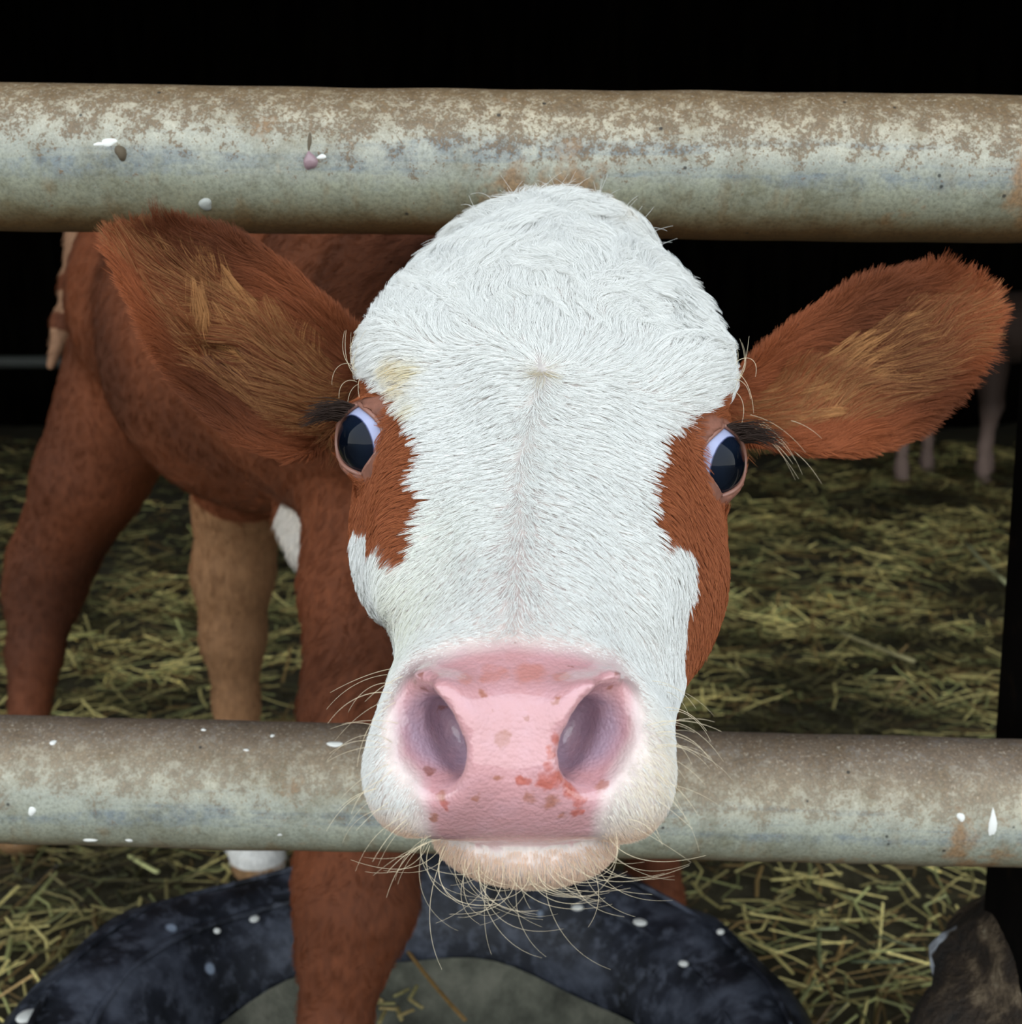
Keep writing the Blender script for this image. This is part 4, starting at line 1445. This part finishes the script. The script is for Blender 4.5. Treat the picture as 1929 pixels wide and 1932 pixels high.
# ------------------------------------------------------------------ marks that stand proud of the rails
def rail_front(o_center_px, py, d, r=RAIL_R):
    pass
def on_rail(px, py, rail_obj):
    """The place on a rail's skin seen at (px, py), and the outward normal there."""
    M = np.array(rail_obj.matrix_world)
    c, xa = M[:3, 3], M[:3, 0]
    d = nrm(W(px, py, 1.0) - CAMLOC)
    w0 = CAMLOC - c
    dp = d - xa * (d @ xa); wp = w0 - xa * (w0 @ xa)
    A, B, Cc = dp @ dp, 2 * dp @ wp, wp @ wp - RAIL_R ** 2
    disc = B * B - 4 * A * Cc
    t = (-B - math.sqrt(max(disc, 0))) / (2 * A)
    p = CAMLOC + d * t
    n = p - c; n = nrm(n - xa * (n @ xa))
    return p, n, xa
bpy.context.view_layer.update()
M_DROP = NT('white_droppings').set(Base_Color=(.74, .74, .70), Roughness=.6)
M_ZINC = NT('zinc_run').set(Base_Color=(.36, .37, .34), Roughness=.45)
M_WET = NT('pinkish_drop').set(Base_Color=(.30, .20, .22), Roughness=.18)
M_MUD = NT('brown_lump').set(Base_Color=(.10, .075, .045), Roughness=.8)
def blob(name, px, py, rx, ry, h, mat, rail_obj, seed=0, tail=0.0):
    """A flat lump with an irregular outline stuck on the rail: rx, ry its half size in photo pixels."""
    p, n, xa = on_rail(px, py, rail_obj)
    up = np.cross(n, xa)
    if up[2] < 0: up = -up
    d = np.linalg.norm(p - CAMLOC) * .985
    sx, sy = rx / FPX * d, ry / FPX * d
    r_ = np.random.default_rng(seed)
    ph = r_.uniform(0, 6.28, 3)
    v, f = [], []
    na, nr = 16, 4
    for i in range(nr + 1):
        t = i / nr
        for j in range(na):
            a = 2 * math.pi * j / na
            k = 1 + .16 * math.sin(2 * a + ph[0]) + .10 * math.sin(3 * a + ph[1])
            x, y = sx * k * t * math.cos(a), sy * k * t * math.sin(a)
            if tail and y > 0: x *= max(0.15, 1 - tail * y / sy)
            zz = h * math.sqrt(max(0, 1 - t * t)) - .0006
            ang = y / RAIL_R
            pos = (p - n * RAIL_R) + (n * math.cos(ang) + up * math.sin(ang)) * (RAIL_R + zz) + xa * x
            v.append(pos)
    f = [(i * na + j, (i + 1) * na + j, (i + 1) * na + (j + 1) % na, i * na + (j + 1) % na) for i in range(nr) for j in range(na)]
    o = mesh_obj(name, v, f, mat)
    to_parent(o, barrier)
    # a third level: the lump belongs to the rail it sticks to
    o.parent = rail_obj
    o.matrix_parent_inverse = rail_obj.matrix_world.inverted()
    return o
A_, B2 = RAIL_A, RAIL_B
blob('mud_lump', 228, 288, 11, 14, .003, M_MUD, A_, 1)
blob('droplet', 585, 303, 12, 20, .0028, M_WET, A_, 2, .6)
blob('droplet', 584, 266, 4, 20, .0010, M_MUD, A_, 3)
blob('dropping', 607, 296, 10, 5, .0008, M_DROP, A_, 4)
blob('zinc_run', 388, 386, 15, 13, .0022, M_ZINC, A_, 5)
for i, (px, py, rx, ry) in enumerate(((60, 1531, 8, 10), (528, 1574, 8, 7), (632, 1404, 16, 9), (100, 1401, 8, 6), (170, 1586, 16, 4), (244, 1586, 9, 5), (384, 1377, 6, 4), (514, 1388, 5, 4), (465, 1415, 6, 3), (1814, 1542, 8, 10))):
    blob('dropping', px, py, rx, ry, .0012, M_DROP, B2, 10 + i)
blob('dropping', 1874, 1553, 8, 36, .0012, M_DROP, B2, 30, .75)
blob('dropping', 205, 268, 18, 8, .0009, M_DROP, A_, 31)
blob('dropping', 186, 272, 10, 5, .0009, M_DROP, A_, 32)

# splashes of white droppings on the tyre, and straw lying inside it
def on_tyre(px, py):
    d = W(px, py, 1.0) - CAMLOC
    z = .19
    for _ in range(8):
        p = CAMLOC + d * ((z - CAMH) / d[2])
        r = math.hypot(p[0] - TX, p[1] - TY)
        z = float(np.interp(r, [.224, .232, .248, .272, .300, .328, .346, .356], [.138, .160, .182, .200, .206, .198, .178, .150])) + .004
    return p
for i, (px, py, r) in enumerate(((480, 1735, 8), (447, 1848, 8), (490, 1815, 6), (556, 1806, 6), (52, 1919, 13), (1005, 1783, 10), (1208, 1742, 9), (1090, 1714, 8), (1140, 1845, 11), (335, 1722, 5), (410, 1758, 5), (1290, 1820, 6), (1360, 1760, 5))):
    p = on_tyre(px, py)
    k = r / FPX * 1.2
    v, f = sphere_mesh(1.0, 14, 8)
    v = [(x * k * 1.25, y * k * 1.5, z * .0025) for x, y, z in v]
    o = mesh_obj('dropping', v, f, M_DROP, tyre)
    o.location = (p[0] - TX, p[1] - TY, p[2] + .001)
    o.rotation_euler = (0, 0, i * .7)
for i in range(9):
    px, py = 712 + 9 * i + 8 * math.sin(i * 2.3), 1893 + 14 * math.sin(i * 1.7)
    a = i * 1.9
    stalk(px, py, px + 34 * math.cos(a), py + 26 * math.sin(a), .105 + .003 * i, .0042, (.36 + .03 * (i % 3), .31, .12), 'short yellow straw stalk in the tangle inside the tyre right of the front leg', 'straw tangle inside the tyre')
